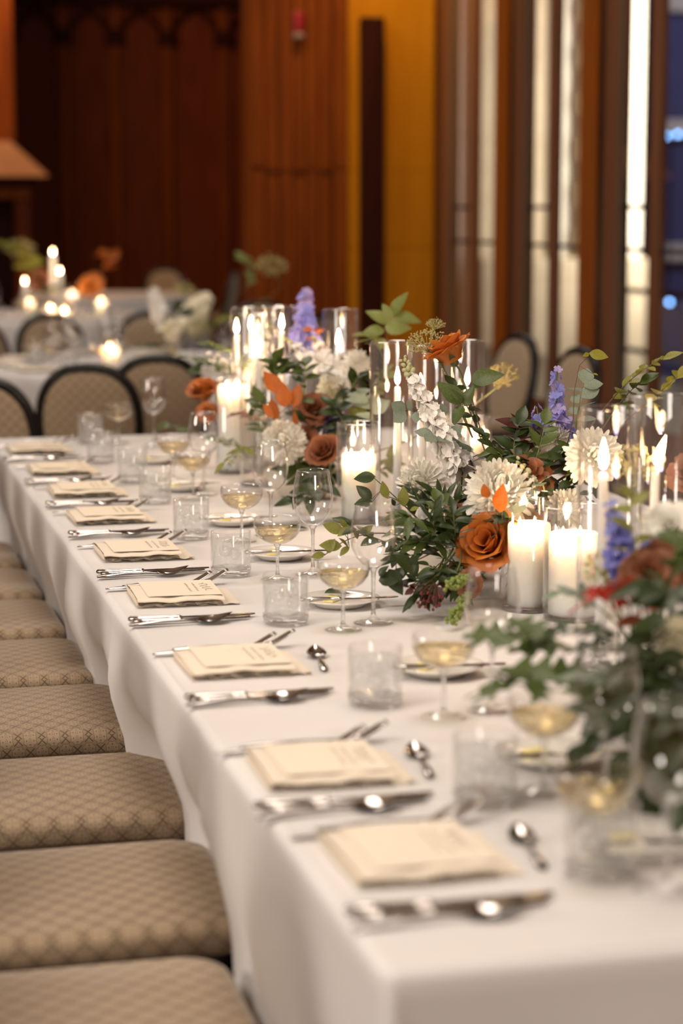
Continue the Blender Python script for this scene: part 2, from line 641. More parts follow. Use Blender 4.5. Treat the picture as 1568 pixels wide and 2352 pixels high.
# panelled far wall: stiles, sunk boards, a top rail and pointed arch heads
xs = [0.4, 0.99, 1.58, 2.17, 2.77, 3.36, 3.96, 4.62, 5.25]
for i, x in enumerate(xs):
    MB().bbox(x - 0.06, x + 0.06, 24.24, 24.4, 0, 3.78, 0.02).build('stile', 'brown_panel_wood', wb, smooth=False)
    MB().bbox(x - 0.10, x + 0.10, 24.18, 24.4, 3.34, 3.52, 0.03).build('corbel', 'dark_wood', wb, smooth=False)
for a, b in zip(xs, xs[1:]):
    MB().box(a + 0.06, b - 0.06, 24.34, 24.4, 0.3, 3.78).build('panel_board', 'dark_panel_wood', wb, smooth=False)
    mb = MB()
    c, w = (a + b) / 2, (b - a) / 2 - 0.05
    for s in (-1, 1):
        pts = []
        for k in range(9):
            t = k / 8
            ang = t * PI / 3
            pts.append((c - s * w + s * 2 * w * (1 - math.cos(ang)), 24.29, 3.40 + 2 * w * math.sin(ang) * 0.75))
        mb.tube(pts, 0.035, 6)
    mb.build('arch_rib', 'dark_wood', wb)
MB().bbox(0.3, 5.6, 24.12, 24.4, 3.78, 3.95, 0.03).build('top_rail', 'dark_wood', wb, smooth=False)
MB().bbox(0.3, 5.6, 24.18, 24.4, 4.05, 4.30, 0.03).build('cornice', 'dark_panel_wood', wb, smooth=False)

# near partition that closes the window side: brown boards and an ochre bay
struct(MB().box(2.89, 4.36, 14.26, 14.5, 0, 5.4).build('wall_partition', 'brown_panel_wood', smooth=False))
wp = bpy.data.objects['wall_partition']
bx = [2.89, 2.985, 3.09, 3.19, 3.28, 3.37, 3.47, 3.575]
for i, (a, b) in enumerate(zip(bx, bx[1:])):
    d = (0.035, 0.012, 0.02, 0.010, 0.022, 0.012, 0.03)[i]
    MB().bbox(a + 0.004, b - 0.004, 14.24 - d, 14.26, 0, 1.75, 0.004).build('plank', 'brown_panel_wood', wp, smooth=False)
    MB().bbox(a + 0.004, b - 0.004, 14.236 - d, 14.26, 1.775, 5.4, 0.004).build('plank', 'brown_panel_wood', wp, smooth=False)
MB().bbox(2.99, 3.575, 14.212, 14.26, 1.752, 1.773, 0.004).build('dado_rail', 'brown_panel_wood', wp, smooth=False)
MB().bbox(3.58, 4.2, 14.238, 14.26, 1.752, 5.4, 0.004).build('ochre_panel', 'ochre_wood', wp, smooth=False)
MB().bbox(3.58, 4.2, 14.236, 14.26, 1.222, 1.75, 0.004).build('ochre_panel', 'ochre_wood', wp, smooth=False)
MB().bbox(3.58, 4.2, 14.238, 14.26, 0.1, 1.22, 0.002).build('ochre_panel', 'ochre_wood', wp, smooth=False)
o = MB().bbox(3.655, 3.815, 14.13, 14.236, 0, 2.79, 0.012).build('trim_1', 'dark_wood', smooth=False)
struct(o)
o['label'] = 'tall dark post standing against the ochre wall'

# window wall along the table's direction: posts, panels, mullions, panes, bars
XW = 4.2
ww = thing('wall_right', 'tall timber window wall', 'wall')
del ww['category']
struct(ww)
BAY = 1.555
k = 0
for b in range(-2, 7):
    y1 = 10.99 - b * BAY + 0.0 if False else 12.545 + BAY - b * BAY     # far end of the bay
    y0 = y1 - BAY

    def at(f):
        return y1 - f * BAY
    if y1 > 14.3:
        continue
    MB().box(XW - 0.012, XW + 0.06, at(0.05), at(0.0), 0, 5.4).build('gap_shade_strip', 'black_lacquer', ww, smooth=False)  # raised black strip standing in for the shadow gap beside the post
    MB().bbox(XW - 0.014, XW + 0.05, at(0.165), at(0.045), 0, 5.4, 0.006).build('post', 'window_wood', ww, smooth=False)
    MB().bbox(XW - 0.004, XW + 0.05, at(0.20), at(0.165), 0, 5.4, 0.003).build('jamb', 'jamb_wood', ww, smooth=False)
    MB().bbox(XW - 0.006, XW + 0.03, at(0.55), at(0.465), 0, 5.4, 0.003).build('mullion', 'window_wood', ww, smooth=False)
    MB().bbox(XW - 0.004, XW + 0.05, at(0.975), at(0.785), 0, 5.4, 0.003).build('side_panel', 'orange_wood', ww, smooth=False)
    MB().box(XW - 0.006, XW + 0.06, y0, at(0.975), 0, 5.4).build('gap_shade_strip', 'dark_wood', ww, smooth=False)  # dark strip drawn where the panel edge falls into shade
    for a, c, zs in ((0.20, 0.465, (1.275, 1.50)), (0.55, 0.785, (1.275,))):
        zz = [0.35] + list(zs) + [5.4]
        MB().box(XW, XW + 0.04, at(c), at(a), 0, 0.35).build('sill_board', 'window_wood', ww, smooth=False)
        for z0, z1 in zip(zz, zz[1:]):
            MB().box(XW + 0.004, XW + 0.008, at(c), at(a), z0, z1).build('pane', 'window_glass', ww, smooth=False)
        for z in zs:
            MB().bbox(XW - 0.002, XW + 0.014, at(c), at(a), z - 0.012, z + 0.012, 0.003).build('glazing_bar', 'iron', ww, smooth=False)
MB().box(XW, XW + 0.2, -4, 12.545 - 5 * BAY - BAY, 0, 5.4).build('end_panel', 'window_wood', ww, smooth=False)

# outside: flood-lit stone building, night facade, blue lights
fac = thing('building', 'pale flood-lit stone building outside the tall windows', 'building', (0, 0, 0))
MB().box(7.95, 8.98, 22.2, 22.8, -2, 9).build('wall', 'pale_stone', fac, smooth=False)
MB().box(7.06, 7.94, 22.3, 22.8, -2, 9).build('wall', 'dim_stone', fac, smooth=False)  # duller stone paints the flood light's falloff into the wall colour
MB().box(5.6, 7.04, 22.4, 22.8, -2, 9).build('wall', 'shade_stone', fac, smooth=False)  # shade away from the flood light is put into this colour
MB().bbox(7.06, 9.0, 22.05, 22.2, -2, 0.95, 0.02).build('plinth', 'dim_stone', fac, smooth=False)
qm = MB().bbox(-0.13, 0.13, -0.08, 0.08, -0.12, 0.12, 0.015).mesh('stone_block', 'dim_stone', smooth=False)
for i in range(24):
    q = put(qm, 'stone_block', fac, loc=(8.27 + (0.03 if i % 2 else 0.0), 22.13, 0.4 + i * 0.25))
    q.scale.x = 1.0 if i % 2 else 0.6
nb = thing('building', 'dark blue building across the night street beyond the last window', 'building')
MB().box(14, 30, 34, 34.6, -2, 16).build('wall', 'night_paint', nb, smooth=False)
for i in range(7):
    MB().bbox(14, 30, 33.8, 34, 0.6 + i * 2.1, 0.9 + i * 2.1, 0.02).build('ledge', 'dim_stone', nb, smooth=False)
for i, (px_, lab) in enumerate((((13.051, 31.288, 2.633), 'blue street light glowing outside, the farther of the upper pair'), ((13.226, 31.249, 2.66), 'blue street light glowing outside, the nearer of the upper pair'), ((13.007, 30.911, 0.034), 'blue street light glowing outside low behind the last window'))):
    t = thing('street_light', lab, 'light', px_, 0, 'blue lights outside')
    MB().ball((0, 0, 0), 0.035, 10, 6).build('bulb', 'blue_bulb', t)
    MB().tube([(0, 0.03, 0.03), (0, 0.2, 0.06), (0, 0.3, 0.0), (0, 0.3, -px_[2] - 0.02)], 0.025, 6).build('pole', 'iron', t)
rl = thing('balcony_railing', 'dark iron balcony railing outside the windows', 'railing', (5.3, 0, 0))
for z in (0.55, 0.95):
    MB().tube([(0, -2, z), (0, 14, z)], 0.02, 6).build('rail', 'iron', rl)
for i in range(12):
    MB().tube([(0, -1.5 + 1.35 * i, 0), (0, -1.5 + 1.35 * i, 0.95)], 0.015, 6).build('baluster', 'iron', rl)

# fire alarm on the brown boards
al = thing('fire_alarm', 'small red fire alarm with a pale lens on the brown boards', 'alarm', (3.223, 14.2, 2.737))
MB().bbox(-0.032, 0.032, -0.03, 0.03, -0.06, 0.085, 0.008).build('alarm_body', 'alarm_red', al)
MB().bbox(-0.034, 0.034, -0.035, 0.03, -0.10, -0.062, 0.008).build('strobe_lens', 'alarm_lens', al)

# fireplace at the far left: breast, tapered stone hood, shelf, frieze, dark opening
fp = thing('fireplace', 'tall fireplace with tapered peach stone hood over a dark mantel', 'fireplace', (1.28, 20.0, 0))
MB().bbox(-0.9, 0.55, 0.1, 1.2, 2.1, 5.4, 0.02).build('chimney_breast', 'brown_panel_wood', fp, smooth=False)
MB().add([(-0.85, 0.06, 2.12), (0.50, 0.06, 2.12), (0.50, 0.8, 2.12), (-0.85, 0.8, 2.12), (-1.2, -0.3, 1.79), (0.82, -0.3, 1.79), (0.82, 0.8, 1.79), (-1.2, 0.8, 1.79)],
         [(0, 1, 2, 3), (7, 6, 5, 4), (4, 5, 1, 0), (5, 6, 2, 1), (6, 7, 3, 2), (7, 4, 0, 3)]).build('hood', 'peach_stone', fp, smooth=False)
MB().bbox(-1.2, 0.72, -0.22, 0.8, 1.70, 1.785, 0.02).build('mantel_shelf', 'dark_wood', fp, smooth=False)
MB().bbox(-1.1, 0.66, -0.1, 0.8, 1.58, 1.70, 0.02).build('frieze', 'brown_panel_wood', fp, smooth=False)
MB().bbox(-1.0, 0.62, 0.3, 0.8, 0.0, 1.58, 0.02).build('firebox', 'dark_wood', fp, smooth=False)
for x in (-1.1, 0.52):
    MB().bbox(x, x + 0.14, -0.05, 0.8, 0.0, 1.58, 0.02).build('jamb', 'dark_panel_wood', fp, smooth=False)

# ------------------------------------------------------------------ chairs


def seat_bm(w=0.43, d=0.46, z0=0.436, zs=0.468, zt=0.498):
    """Padded seat, x forward: rings of a rounded rectangle from the underside to the crown."""
    mb = MB()

    def ring(inset, z, r):
        pts = []
        hx, hy = d / 2 - inset, w / 2 - inset
        r = max(0.004, r)
        for q, (sx, sy) in enumerate(((1, 1), (-1, 1), (-1, -1), (1, -1))):
            for k in range(7):
                a = q * PI / 2 + k / 6 * PI / 2
                pts.append((sx * (hx - r) + r * math.cos(a), sy * (hy - r) + r * math.sin(a), z))
        for i in range(len(pts)):      # extra points along the straight sides keep the fabric smooth
            pass
        return pts
    lev = [(0.012, z0, 0.05), (0.003, z0 + 0.006, 0.058), (0.0, z0 + 0.012, 0.06), (0.0, zs, 0.06)]
    for k in range(1, 7):
        a = k / 6 * PI / 2
        lev.append((0.034 * (1 - math.cos(a)), zs + (zt - zs) * 0.72 * math.sin(a), 0.06 - 0.02 * (1 - math.cos(a))))
    for k in range(1, 5):
        t = k / 5
        lev.append((0.034 + 0.15 * t, zt - (zt - zs) * 0.28 * (1 - t) ** 2, 0.04))
    rings = [ring(*l) for l in lev]
    n = len(rings[0])
    vs = [p for r in rings for p in r]
    fs = [list(range(n))[::-1]]
    for i in range(len(rings) - 1):
        for j in range(n):
            j2 = (j + 1) % n
            fs.append((i * n + j, i * n + j2, (i + 1) * n + j2, (i + 1) * n + j))
    fs.append(list(range((len(rings) - 1) * n, len(rings) * n)))
    return mb.add(vs, fs)


def back_pt(a, y_r, z_r, off=0.0):
    """Point on the leaning oval back, a from 0 at the +y side."""
    ca, sa = math.cos(a), math.sin(a)
    e = 0.82
    y = y_r * math.copysign(abs(ca) ** e, ca)
    z = 0.655 + z_r * math.copysign(abs(sa) ** e, sa)
    return (-0.235 - (z - 0.45) * 0.20 + off, y, z)


def chair_proto():
    t = thing('dining_chair', 'x', 'chair')
    seat_bm().build('seat', 'damask', t, boxuv=True)
    mb = MB()
    n = 40
    for off, sgn in ((0.018, 1), (-0.018, -1)):
        rings = []
        for s, dx in ((0.97, 0), (0.9, 0.010), (0.6, 0.016), (0.3, 0.018)):
            rings.append([back_pt(2 * PI * i / n, 0.185 * s, 0.215 * s, off + sgn * dx) for i in range(n)])
        vs = [p for r in rings for p in r]
        fs = []
        for i in range(len(rings) - 1):
            for j in range(n):
                j2 = (j + 1) % n
                q = (i * n + j, i * n + j2, (i + 1) * n + j2, (i + 1) * n + j)
                fs.append(q if sgn > 0 else q[::-1])
        c = list(range((len(rings) - 1) * n, len(rings) * n))
        fs.append(c if sgn > 0 else c[::-1])
        mb.add(vs, fs)
    mb.build('backrest', 'damask', t, boxuv=True)
    MB().tube([back_pt(2 * PI * i / 48, 0.195, 0.228) for i in range(48)], 0.019, 8, closed=True).build('back_frame', 'black_lacquer', t)
    f = MB()
    f.bbox(-0.20, 0.20, -0.175, 0.175, 0.395, 0.435, 0.012)
    f.build('seat_frame', 'black_lacquer', t)
    for s in (-1, 1):
        MB().tube([(0.18, s * 0.155, 0.42), (0.185, s * 0.16, 0.2), (0.19, s * 0.165, 0.0)], [0.018, 0.015, 0.012], 8).build('leg', 'black_lacquer', t)
        MB().tube([back_pt(-0.9 if s > 0 else PI + 0.9, 0.195, 0.228), (-0.205, s * 0.15, 0.42), (-0.215, s * 0.16, 0.3), (-0.27, s * 0.175, 0.0)], [0.014, 0.017, 0.017, 0.012], 8).build('leg', 'black_lacquer', t)
    return t


CH = chair_proto()
far_edges = [2.705, 3.235, 3.80, 4.38, 4.885, 5.40, 5.89, 6.38]
front_x = [0.498, 0.571, 0.596, 0.585, 0.556, 0.547, 0.541, 0.535]
MAIN_CH = []
for i, (y, x) in enumerate(zip(far_edges, front_x)):
    lab = '%s damask chair tucked along the near side of the long white table' % ORD[i] if i else 'damask chair nearest the table corner, a dark gap behind its seat'
    p = (x - 0.224, y - 0.215, 0)
    if i == 0:
        o = CH
        o.location = p
        o['label'] = lab
    else:
        o = dup(CH, p, (0, 0.012, -0.015, 0.01, -0.01, 0.006, 0.01, -0.01)[i], lab)
    o['group'] = 'chairs along the long table'
    MAIN_CH.append(o)


def seat_chair(top, face, label, group):
    """A chair whose back's top middle is at `top` (x, y), facing the point `face`."""
    d = Vector((face[0] - top[0], face[1] - top[1], 0)).normalized()
    rz = math.atan2(d.y, d.x)
    off = 0.235 + 0.43 * 0.2
    return dup(CH, (top[0] + d.x * off, top[1] + d.y * off, 0), rz, label, group)


T2 = (1.55, 10.15)
T3 = (1.45, 15.0)
G2 = 'chairs around the middle round table'
seat_chair((0.54, 7.585, 0.892), T2, 'damask chair back cut by the frame edge behind the long table', G2)
seat_chair((0.995, 8.098, 0.897), T2, 'black-rimmed oval chair back rising just behind the far table end', G2)
seat_chair((1.339, 8.533, 0.901), T2, 'oval chair back half hidden behind the tall wine glass and greenery', G2)
seat_chair((1.27, 12.09, 0.896), T2, 'dark-rimmed chair back in front of the far candle cluster', G2)
seat_chair((0.801, 11.474, 0.873), T2, 'chair back at the frame edge beside the far candle table', G2)
seat_chair((1.882, 12.251, 0.902), T2, 'chair back behind the white spray on the middle round table', G2)
G4 = 'chairs by the window wall'
seat_chair((3.279, 9.613, 0.897), (-1.0, 8.75), 'leaning chair back seen side-on before the first lit pane', G4)
seat_chair((3.21, 8.589, 0.899), (-1.0, 7.95), 'chair back with a bluish rim behind the blue delphinium', G4)
G5 = 'chairs far down the hall'
seat_chair((3.449, 21.441, 0.905), (3.0, 18.0), 'grey chair back alone against the dark panelling', G5)
seat_chair((3.834, 19.676, 0.883), (2.0, 20.4), 'thin tilted chair back at the corner of the dark panelling', G5)
seat_chair((2.807, 13.487, 0.959), (2.3, 9.5), 'round chair back under the tall lace flower', G5)
seat_chair((2.863, 11.912, 0.962), (1.9, 13.0), 'narrow chair back beside the far lilac delphinium', G5)

# ------------------------------------------------------------------ long table and its cloths
TX0, TX1, TY0, TY1 = 0.525, 2.02, 1.895, 6.885
for i, (a, b) in enumerate(((TY0, 4.39), (4.395, TY1))):
    t = thing('banquet_table', ('near', 'far')[i] + ' half of the long table under the white cloths', 'table', (0, 0, 0), 0, 'long table halves')
    MB().bbox(TX0, TX1, a, b, 0.725, 0.744, 0.005).build('tabletop', 'table_board', t, smooth=False)
    for x in (TX0 + 0.3, TX1 - 0.3):
        for y in (a + 0.25, b - 0.25):
            MB().tube([(x, y, 0), (x, y, 0.726)], 0.016, 8).build('leg', 'steel_leg', t)

PUSH = [(y - 0.215, x + 0.006) for y, x in zip(far_edges, front_x)]


def cloth(name, label, ya, yb, lift, ends, seed):
    """One linen cloth: flat top and a hanging skirt; ends = (hang at the near end, hang at the far end)."""
    rnd = random.Random(seed)
    ph = [rnd.uniform(0, 6.28) for _ in range(6)]
    zt = 0.7455 + lift
    xa, xb = TX0 - 0.006 - lift, TX1 + 0.006 + lift
    if ends[0]:
        ya = TY0 - 0.006
    if ends[1]:
        yb = TY1 + 0.006
    ins = 0.012
    mb = MB()
    nx, ny = 30, max(8, int((yb - ya) / 0.05))
    x_in = [xa + ins + (xb - xa - 2 * ins) * i / nx for i in range(nx + 1)]
    y0 = ya + (ins if ends[0] else 0)
    y1 = yb - (ins if ends[1] else 0)
    rows = [[(x, y0 + (y1 - y0) * j / ny, zt + 0.0006 * math.sin(x * 9 + ph[0]) * math.sin(y0 + (y1 - y0) * j / ny * 7 + ph[1])) for x in x_in] for j in range(ny + 1)]
    mb.grid(rows)
    # drops: distance below the table edge
    drops = [0.0, 0.004, 0.012] + [0.03 + 0.035 * k for k in range(15)]

    def skirt(path):
        """path: list of (x, y, nx, ny, s, kind) along the edge, at the rounded bend."""
        cols = []
        for (x, y, nx_, ny_, s, side) in path:
            col = [(x - nx_ * ins, y - ny_ * ins, zt)]
            for d in drops:
                if d < ins:
                    a = math.acos(max(-1, 1 - d / ins))
                    off = -ins + ins * math.sin(a)
                else:
                    off = 0.0
                z = zt - d
                hang = max(0.0, d - 0.03)
                off += hang * 0.035 * (math.sin(s * 11 + ph[2]) + 0.6 * math.sin(s * 23 + ph[3]))
                yy = y
                if side == 'left':
                    push = 0.0
                    for (c0, f0), (c1, f1) in zip(PUSH, PUSH[1:]):
                        if c0 <= y <= c1:
                            w_ = max(1 - smooth(0.125, 0.245, y - c0), 1 - smooth(0.125, 0.245, c1 - y))
                            push = f0 + (f1 - f0) * smooth(c0, c1, y)
                            push -= max(0.0, push - xa) * 0.62 * (1 - w_)
                    if y < PUSH[0][0]:
                        push = PUSH[0][1]
                    if y > PUSH[-1][0]:
                        push = PUSH[-1][1]
                    push = max(0.0, push + 0.006 - xa)
                    off = off * (1 - 0.7 * smooth(0.18, 0.30, d)) - (push + 0.012 * smooth(0.1, 0.3, d)) * smooth(0.10, 0.26, d)
                    off += 0.034 * smooth(0.02, 0.24, d) * smooth(0.26, 0.0, yb - y) * (0 if ends[1] else 1)
                    yy = y - hang * 0.30 * smooth(0.35, 0.0, yb - y) * (0 if ends[1] else 1)
                    off += lift * 1.0
                if side == 'corner':
                    off += hang * 0.16
                col.append((x + nx_ * off, yy + ny_ * off, z))
            cols.append(col)
        mb.grid(cols)
    ystep = max(8, int((yb - ya) / 0.025))
    left = [(xa, y1 - (y1 - y0) * j / ystep, -1, 0, y1 - (y1 - y0) * j / ystep, 'left') for j in range(ystep + 1)]
    right = [(xb, y0 + (y1 - y0) * j / ystep, 1, 0, y0 + (y1 - y0) * j / ystep, 'right') for j in range(ystep + 1)]

    def corner(cx, cy, a0):
        return [(cx + ins * math.cos(a0 + k / 8 * PI / 2), cy + ins * math.sin(a0 + k / 8 * PI / 2), math.cos(a0 + k / 8 * PI / 2), math.sin(a0 + k / 8 * PI / 2), 0.1 * k, 'corner') for k in range(1, 8)]
    xstep = 48
    path = list(left)
    if ends[0]:
        path += corner(xa + ins, ya + ins, PI)
        path += [(xa + ins + (xb - xa - 2 * ins) * i / xstep, ya, 0, -1, i * 0.031, 'end') for i in range(xstep + 1)]
        path += corner(xb - ins, ya + ins, 1.5 * PI)
        path += right
        skirt(path)
    elif ends[1]:
        path = list(right) + corner(xb - ins, yb - ins, 0)
        path += [(xb - ins - (xb - xa - 2 * ins) * i / xstep, yb, 0, 1, i * 0.031, 'end') for i in range(xstep + 1)]
        path += corner(xa + ins, yb - ins, PI / 2) + left
        skirt(path)
    else:
        skirt(left)
        skirt(right)
    o = mb.build(name, 'white_linen')
    return tag(o, label, 'tablecloth', 'cloths laid over the long table')


cloth('tablecloth', 'white cloth over the near end of the long table, corner hanging free', 0, 2.90, 0.0042, (True, False), 1)
cloth('tablecloth', 'second white cloth from the near end, hem under the sixth napkin', 2.86, 3.875, 0.0028, (False, False), 2)
cloth('tablecloth', 'third white cloth of the long table with a shaded hem fold', 3.83, 4.63, 0.0014, (False, False), 3)
cloth('tablecloth', 'white cloth over the far end of the long table', 4.58, 0, 0.0, (False, True), 4)
ZT = 0.750      # top of the cloths

# ------------------------------------------------------------------ place settings


def fork_mesh():
    mb = MB()
    st = [(0, .0035), (.004, .0075), (.03, .0072), (.06, .0055), (.095, .0036), (.12, .0034), (.135, .006), (.150, .0112), (.163, .0118)]
    zc = lambda x: 0.0035 + 0.0035 * math.sin(x / 0.165 * PI) if x < 0.165 else 0.0035 + 0.025 * ((x - 0.165) / 0.046) ** 1.1
    rows_t = [[(x, -w, zc(x)), (x, -w * .5, zc(x) + .0012), (x, w * .5, zc(x) + .0012), (x, w, zc(x)), (x, w * .5, zc(x) - .0014), (x, -w * .5, zc(x) - .0014), (x, -w, zc(x))] for x, w in st]
    mb.grid(rows_t)
    for k in range(4):
        y = -0.0095 + k * 0.00633
        mb.tube([(x, y, zc(x)) for x in (.160, .175, .19, .204, .211)], [.0024, .0024, .0022, .0019, .0011], 6, flat=0.8)
    return mb.mesh('fork', 'silver')


def spoon_mesh():
    mb = MB()
    st = [(0, .0035), (.004, .008), (.03, .0078), (.06, .0055), (.1, .0038), (.125, .0036)]
    zc = lambda x: 0.003 + 0.006 * math.sin(min(1, x / 0.14) * PI)
    mb.grid([[(x, -w, zc(x)), (x, -w * .5, zc(x) + .0014), (x, w * .5, zc(x) + .0014), (x, w, zc(x)), (x, w * .5, zc(x) - .0016), (x, -w * .5, zc(x) - .0016), (x, -w, zc(x))] for x, w in st])
    rows = []
    for i in range(11):
        t = i / 10
        x = .123 + .066 * t
        w = max(.0034 if i == 0 else .0004, .0215 * math.sin(PI * (0.04 + 0.955 * t) ** 0.8) ** 0.7)
        row = []
        for j in range(9):
            u = j / 4 - 1
            z = 0.0055 + 0.011 * t * t - 0.0085 * (1 - u * u) * math.sin(PI * min(1, t * 1.0)) + .0015
            row.append((x, u * w, z))
        rows.append(row)
    mb.grid(rows)
    return mb.mesh('spoon', 'silver')


def knife_parts():
    h = MB()
    h.tube([(0, 0, .006), (.004, 0, .006), (.03, 0, .006), (.07, 0, .006), (.088, 0, .006), (.092, 0, .006), (.098, 0, .0055)], [.004, .0085, .0088, .0062, .0052, .0068, .005], 10, flat=0.6)
    b = MB()
    out = [(.098, -.004, .006), (.13, -.0075, .0075), (.2, -.008, .008), (.225, -.006, .008), (.235, .001, .006)]
    rows = [[(x, a, .004), (x, (a + c) / 2, .0052), (x, c, .0058), (x, (a + c) / 2, .0036), (x, a, .004)] for x, a, c in out]
    b.grid(rows)
    return h.mesh('handle', 'silver'), b.mesh('blade', 'silver')


FORK, SPOON = fork_mesh(), spoon_mesh()
KH, KB = knife_parts()


def fork(loc, rz, label, group, tilt=0.0, s=1.0):
    o = put(FORK, 'fork')
    o.location = loc
    o.rotation_euler = (0, 0, rz)
    o.scale = (s, s, s)
    return tag(o, label, 'fork', group)


def spoon(loc, rz, label, group, s=1.0, name='spoon'):
    o = put(SPOON, name)
    o.location = loc
    o.rotation_euler = (0, 0, rz)
    o.scale = (s, s, s)
    return tag(o, label, 'spoon', group)


def knife(loc, rz, label, group, s=1.0, name='table_knife'):
    t = thing(name, label, 'knife', loc, rz, group)
    t.scale = (s, s, s)
    put(KH, 'handle', t)
    put(KB, 'blade', t)
    return t


def napkin_mesh(seed, w=0.165, d=0.19):
    """Folded linen: a plump upper fold (rounded towards the diner's knife side) over frayed lower layers."""
    rnd = random.Random(seed)
    mb = MB()
    nx = 14
    a, b = rnd.uniform(0, 6), rnd.uniform(0, 6)

    def wob(x, k):
        return 0.0012 * math.sin(x * 55 + a + k) + 0.0009 * math.sin(x * 120 + b)
    rows = []
    for i in range(nx + 1):
        x = w * i / nx
        e = 0.002 * math.sin(x * 40 + a)
        f = min(1, 4 * x / w + 0.55)
        zt = (0.0165 + wob(x, 0)) * (0.9 + 0.1 * f)
        rows.append([(x, d * 0.99, 0.004), (x, d, 0.007), (x, d - 0.006, zt - .003), (x, d * .7, zt + .0012), (x, d * .35, zt + .0008), (x, 0.012, zt), (x, 0.003, zt - .002), (x, e - .001, zt - .0035), (x, e + .001, zt - .0058), (x, 0.02, zt - .0064), (x, 0.05, zt - .0066)])
    mb.grid(rows)
    mb.grid([[(0, d * .99, .004), (0, d, .007), (0, d - .006, .012), (0, d * .35, .0155), (0, .008, .014), (0, 0.008, .008)], [(0.004, d * .99, .001), (0.004, d * .9, .001), (0.004, d * .7, .001), (0.004, d * .35, .001), (0.004, .012, .001), (0.004, 0.010, .001)]])
    # frayed lower layers
    for lay, (z, out) in enumerate(((0.0012, -0.009), (0.0034, -0.014))):
        rows = []
        for i in range(29):
            x = (w + (0.030 if lay == 0 else -0.002)) * i / 28
            yy = -out + 0.003 * math.sin(x * 130 + lay * 2 + a) + 0.0015 * math.sin(x * 310 + b)
            zz = z + 0.0012 * math.sin(x * 170 + lay + b)
            rows.append([(x, d * .96, z), (x, 0.03, z + 0.0004), (x, 0.008, zz), (x, yy, zz + 0.0002 * lay)])
        mb.grid(rows)
    return mb.mesh('napkin', 'cream_linen')


def script_mesh(seed):
    """Illegible pen strokes: a larger flourished word at the far end of the card, small lines before it."""
    rnd = random.Random(seed)
    mb = MB()
    pts = []
    for k in range(46):
        t = k / 45
        pts.append((0.036 + 0.0075 * math.sin(t * 21 + seed) + 0.003 * math.sin(t * 47), 0.120 - 0.075 * t + 0.004 * math.cos(t * 42), 0.0))
    mb.tube(pts, 0.00055, 4, flat=0.3)
    for row in range(2):
        y = 0.125
        while y > 0.04:
            L = rnd.uniform(0.006, 0.016)
            n = max(4, int(L * 700))
            mb.tube([(0.016 - 0.014 * row + 0.0022 * math.sin(k * 1.9 + seed), y - L * k / n, 0.0) for k in range(n + 1)], 0.0004, 4, flat=0.3)
            y -= L + 0.005
    return mb.mesh('lettering', 'ink')


napkins = [(0.552, 2.135), (0.537, 2.535), (0.552, 3.195), (0.556, 3.820), (0.564, 4.351), (0.568, 4.890), (0.569, 5.372), (0.560, 5.835), (0.548, 6.375)]
where = ['nearest the table corner'] + ['%s from the near corner' % o for o in ORD[1:]]
NM = [napkin_mesh(i + 3) for i in range(3)]
for i, (x, y) in enumerate(napkins):
    rz = (0.02, -0.02, 0.01, -0.03, 0.0, 0.015, -0.01, 0.0, 0.01)[i]
    o = put(NM[i % 3], 'napkin')
    o.location = (x, y, ZT)
    o.rotation_euler = (0, 0, rz)
    tag(o, 'folded cream linen napkin with frayed hem, ' + where[i], 'napkin', 'cream napkins along the table')
    t = thing('menu_card', 'cream menu card lying on the napkin ' + where[i], 'card', (x + 0.022, y + 0.016, ZT + 0.0188), rz, 'menu cards on the napkins')
    MB().grid([[(0.142 * k / 6, 0, 0.0004 - 0.0006 * (k / 6) ** 2), (0.142 * k / 6, 0.08, 0.0008 - 0.0006 * (k / 6) ** 2), (0.142 * k / 6, 0.16, 0.0004 - 0.0006 * (k / 6) ** 2)] for k in range(7)]).build('card', 'menu_paper', t)
    put(script_mesh(i), 'lettering', t, loc=(0.085, 0.0, 0.0009))
    # forks beyond the napkin, knives and spoon before it
    fy = y + 0.204
    fork((x - 0.033, fy, ZT), 0.03, 'inner fork beside the napkin ' + where[i], 'table forks')
    fork((x + 0.004, fy + 0.028, ZT), -0.02, 'outer fork beyond the napkin ' + where[i], 'table forks')
    ky = y - (0.062 if i < 2 else 0.145 if i in (4, 5) else 0.125)
    if i == 0:
        ky = y - 0.072
    knife((x - 0.036, ky, ZT), 0.01, 'inner table knife before the napkin ' + where[i], 'table knives')
    knife((x - 0.030, ky - 0.022, ZT), 0.02, 'outer table knife before the napkin ' + where[i], 'table knives', 0.92)
    spoon((x - 0.040, ky - 0.046, ZT), 0.05, 'soup spoon before the napkin ' + where[i], 'soup spoons')
    if i < 3:
        spoon((x + 0.218, y + 0.02, ZT), PI / 2 - 0.12, 'small dessert spoon set behind the napkin ' + where[i], 'dessert spoons', 0.78, 'dessert_spoon')
# one more setting at the far end
fork((0.62, 6.74, ZT), 0.05, 'dark fork lying alone at the far table end', 'table forks')

# tumblers of iced water


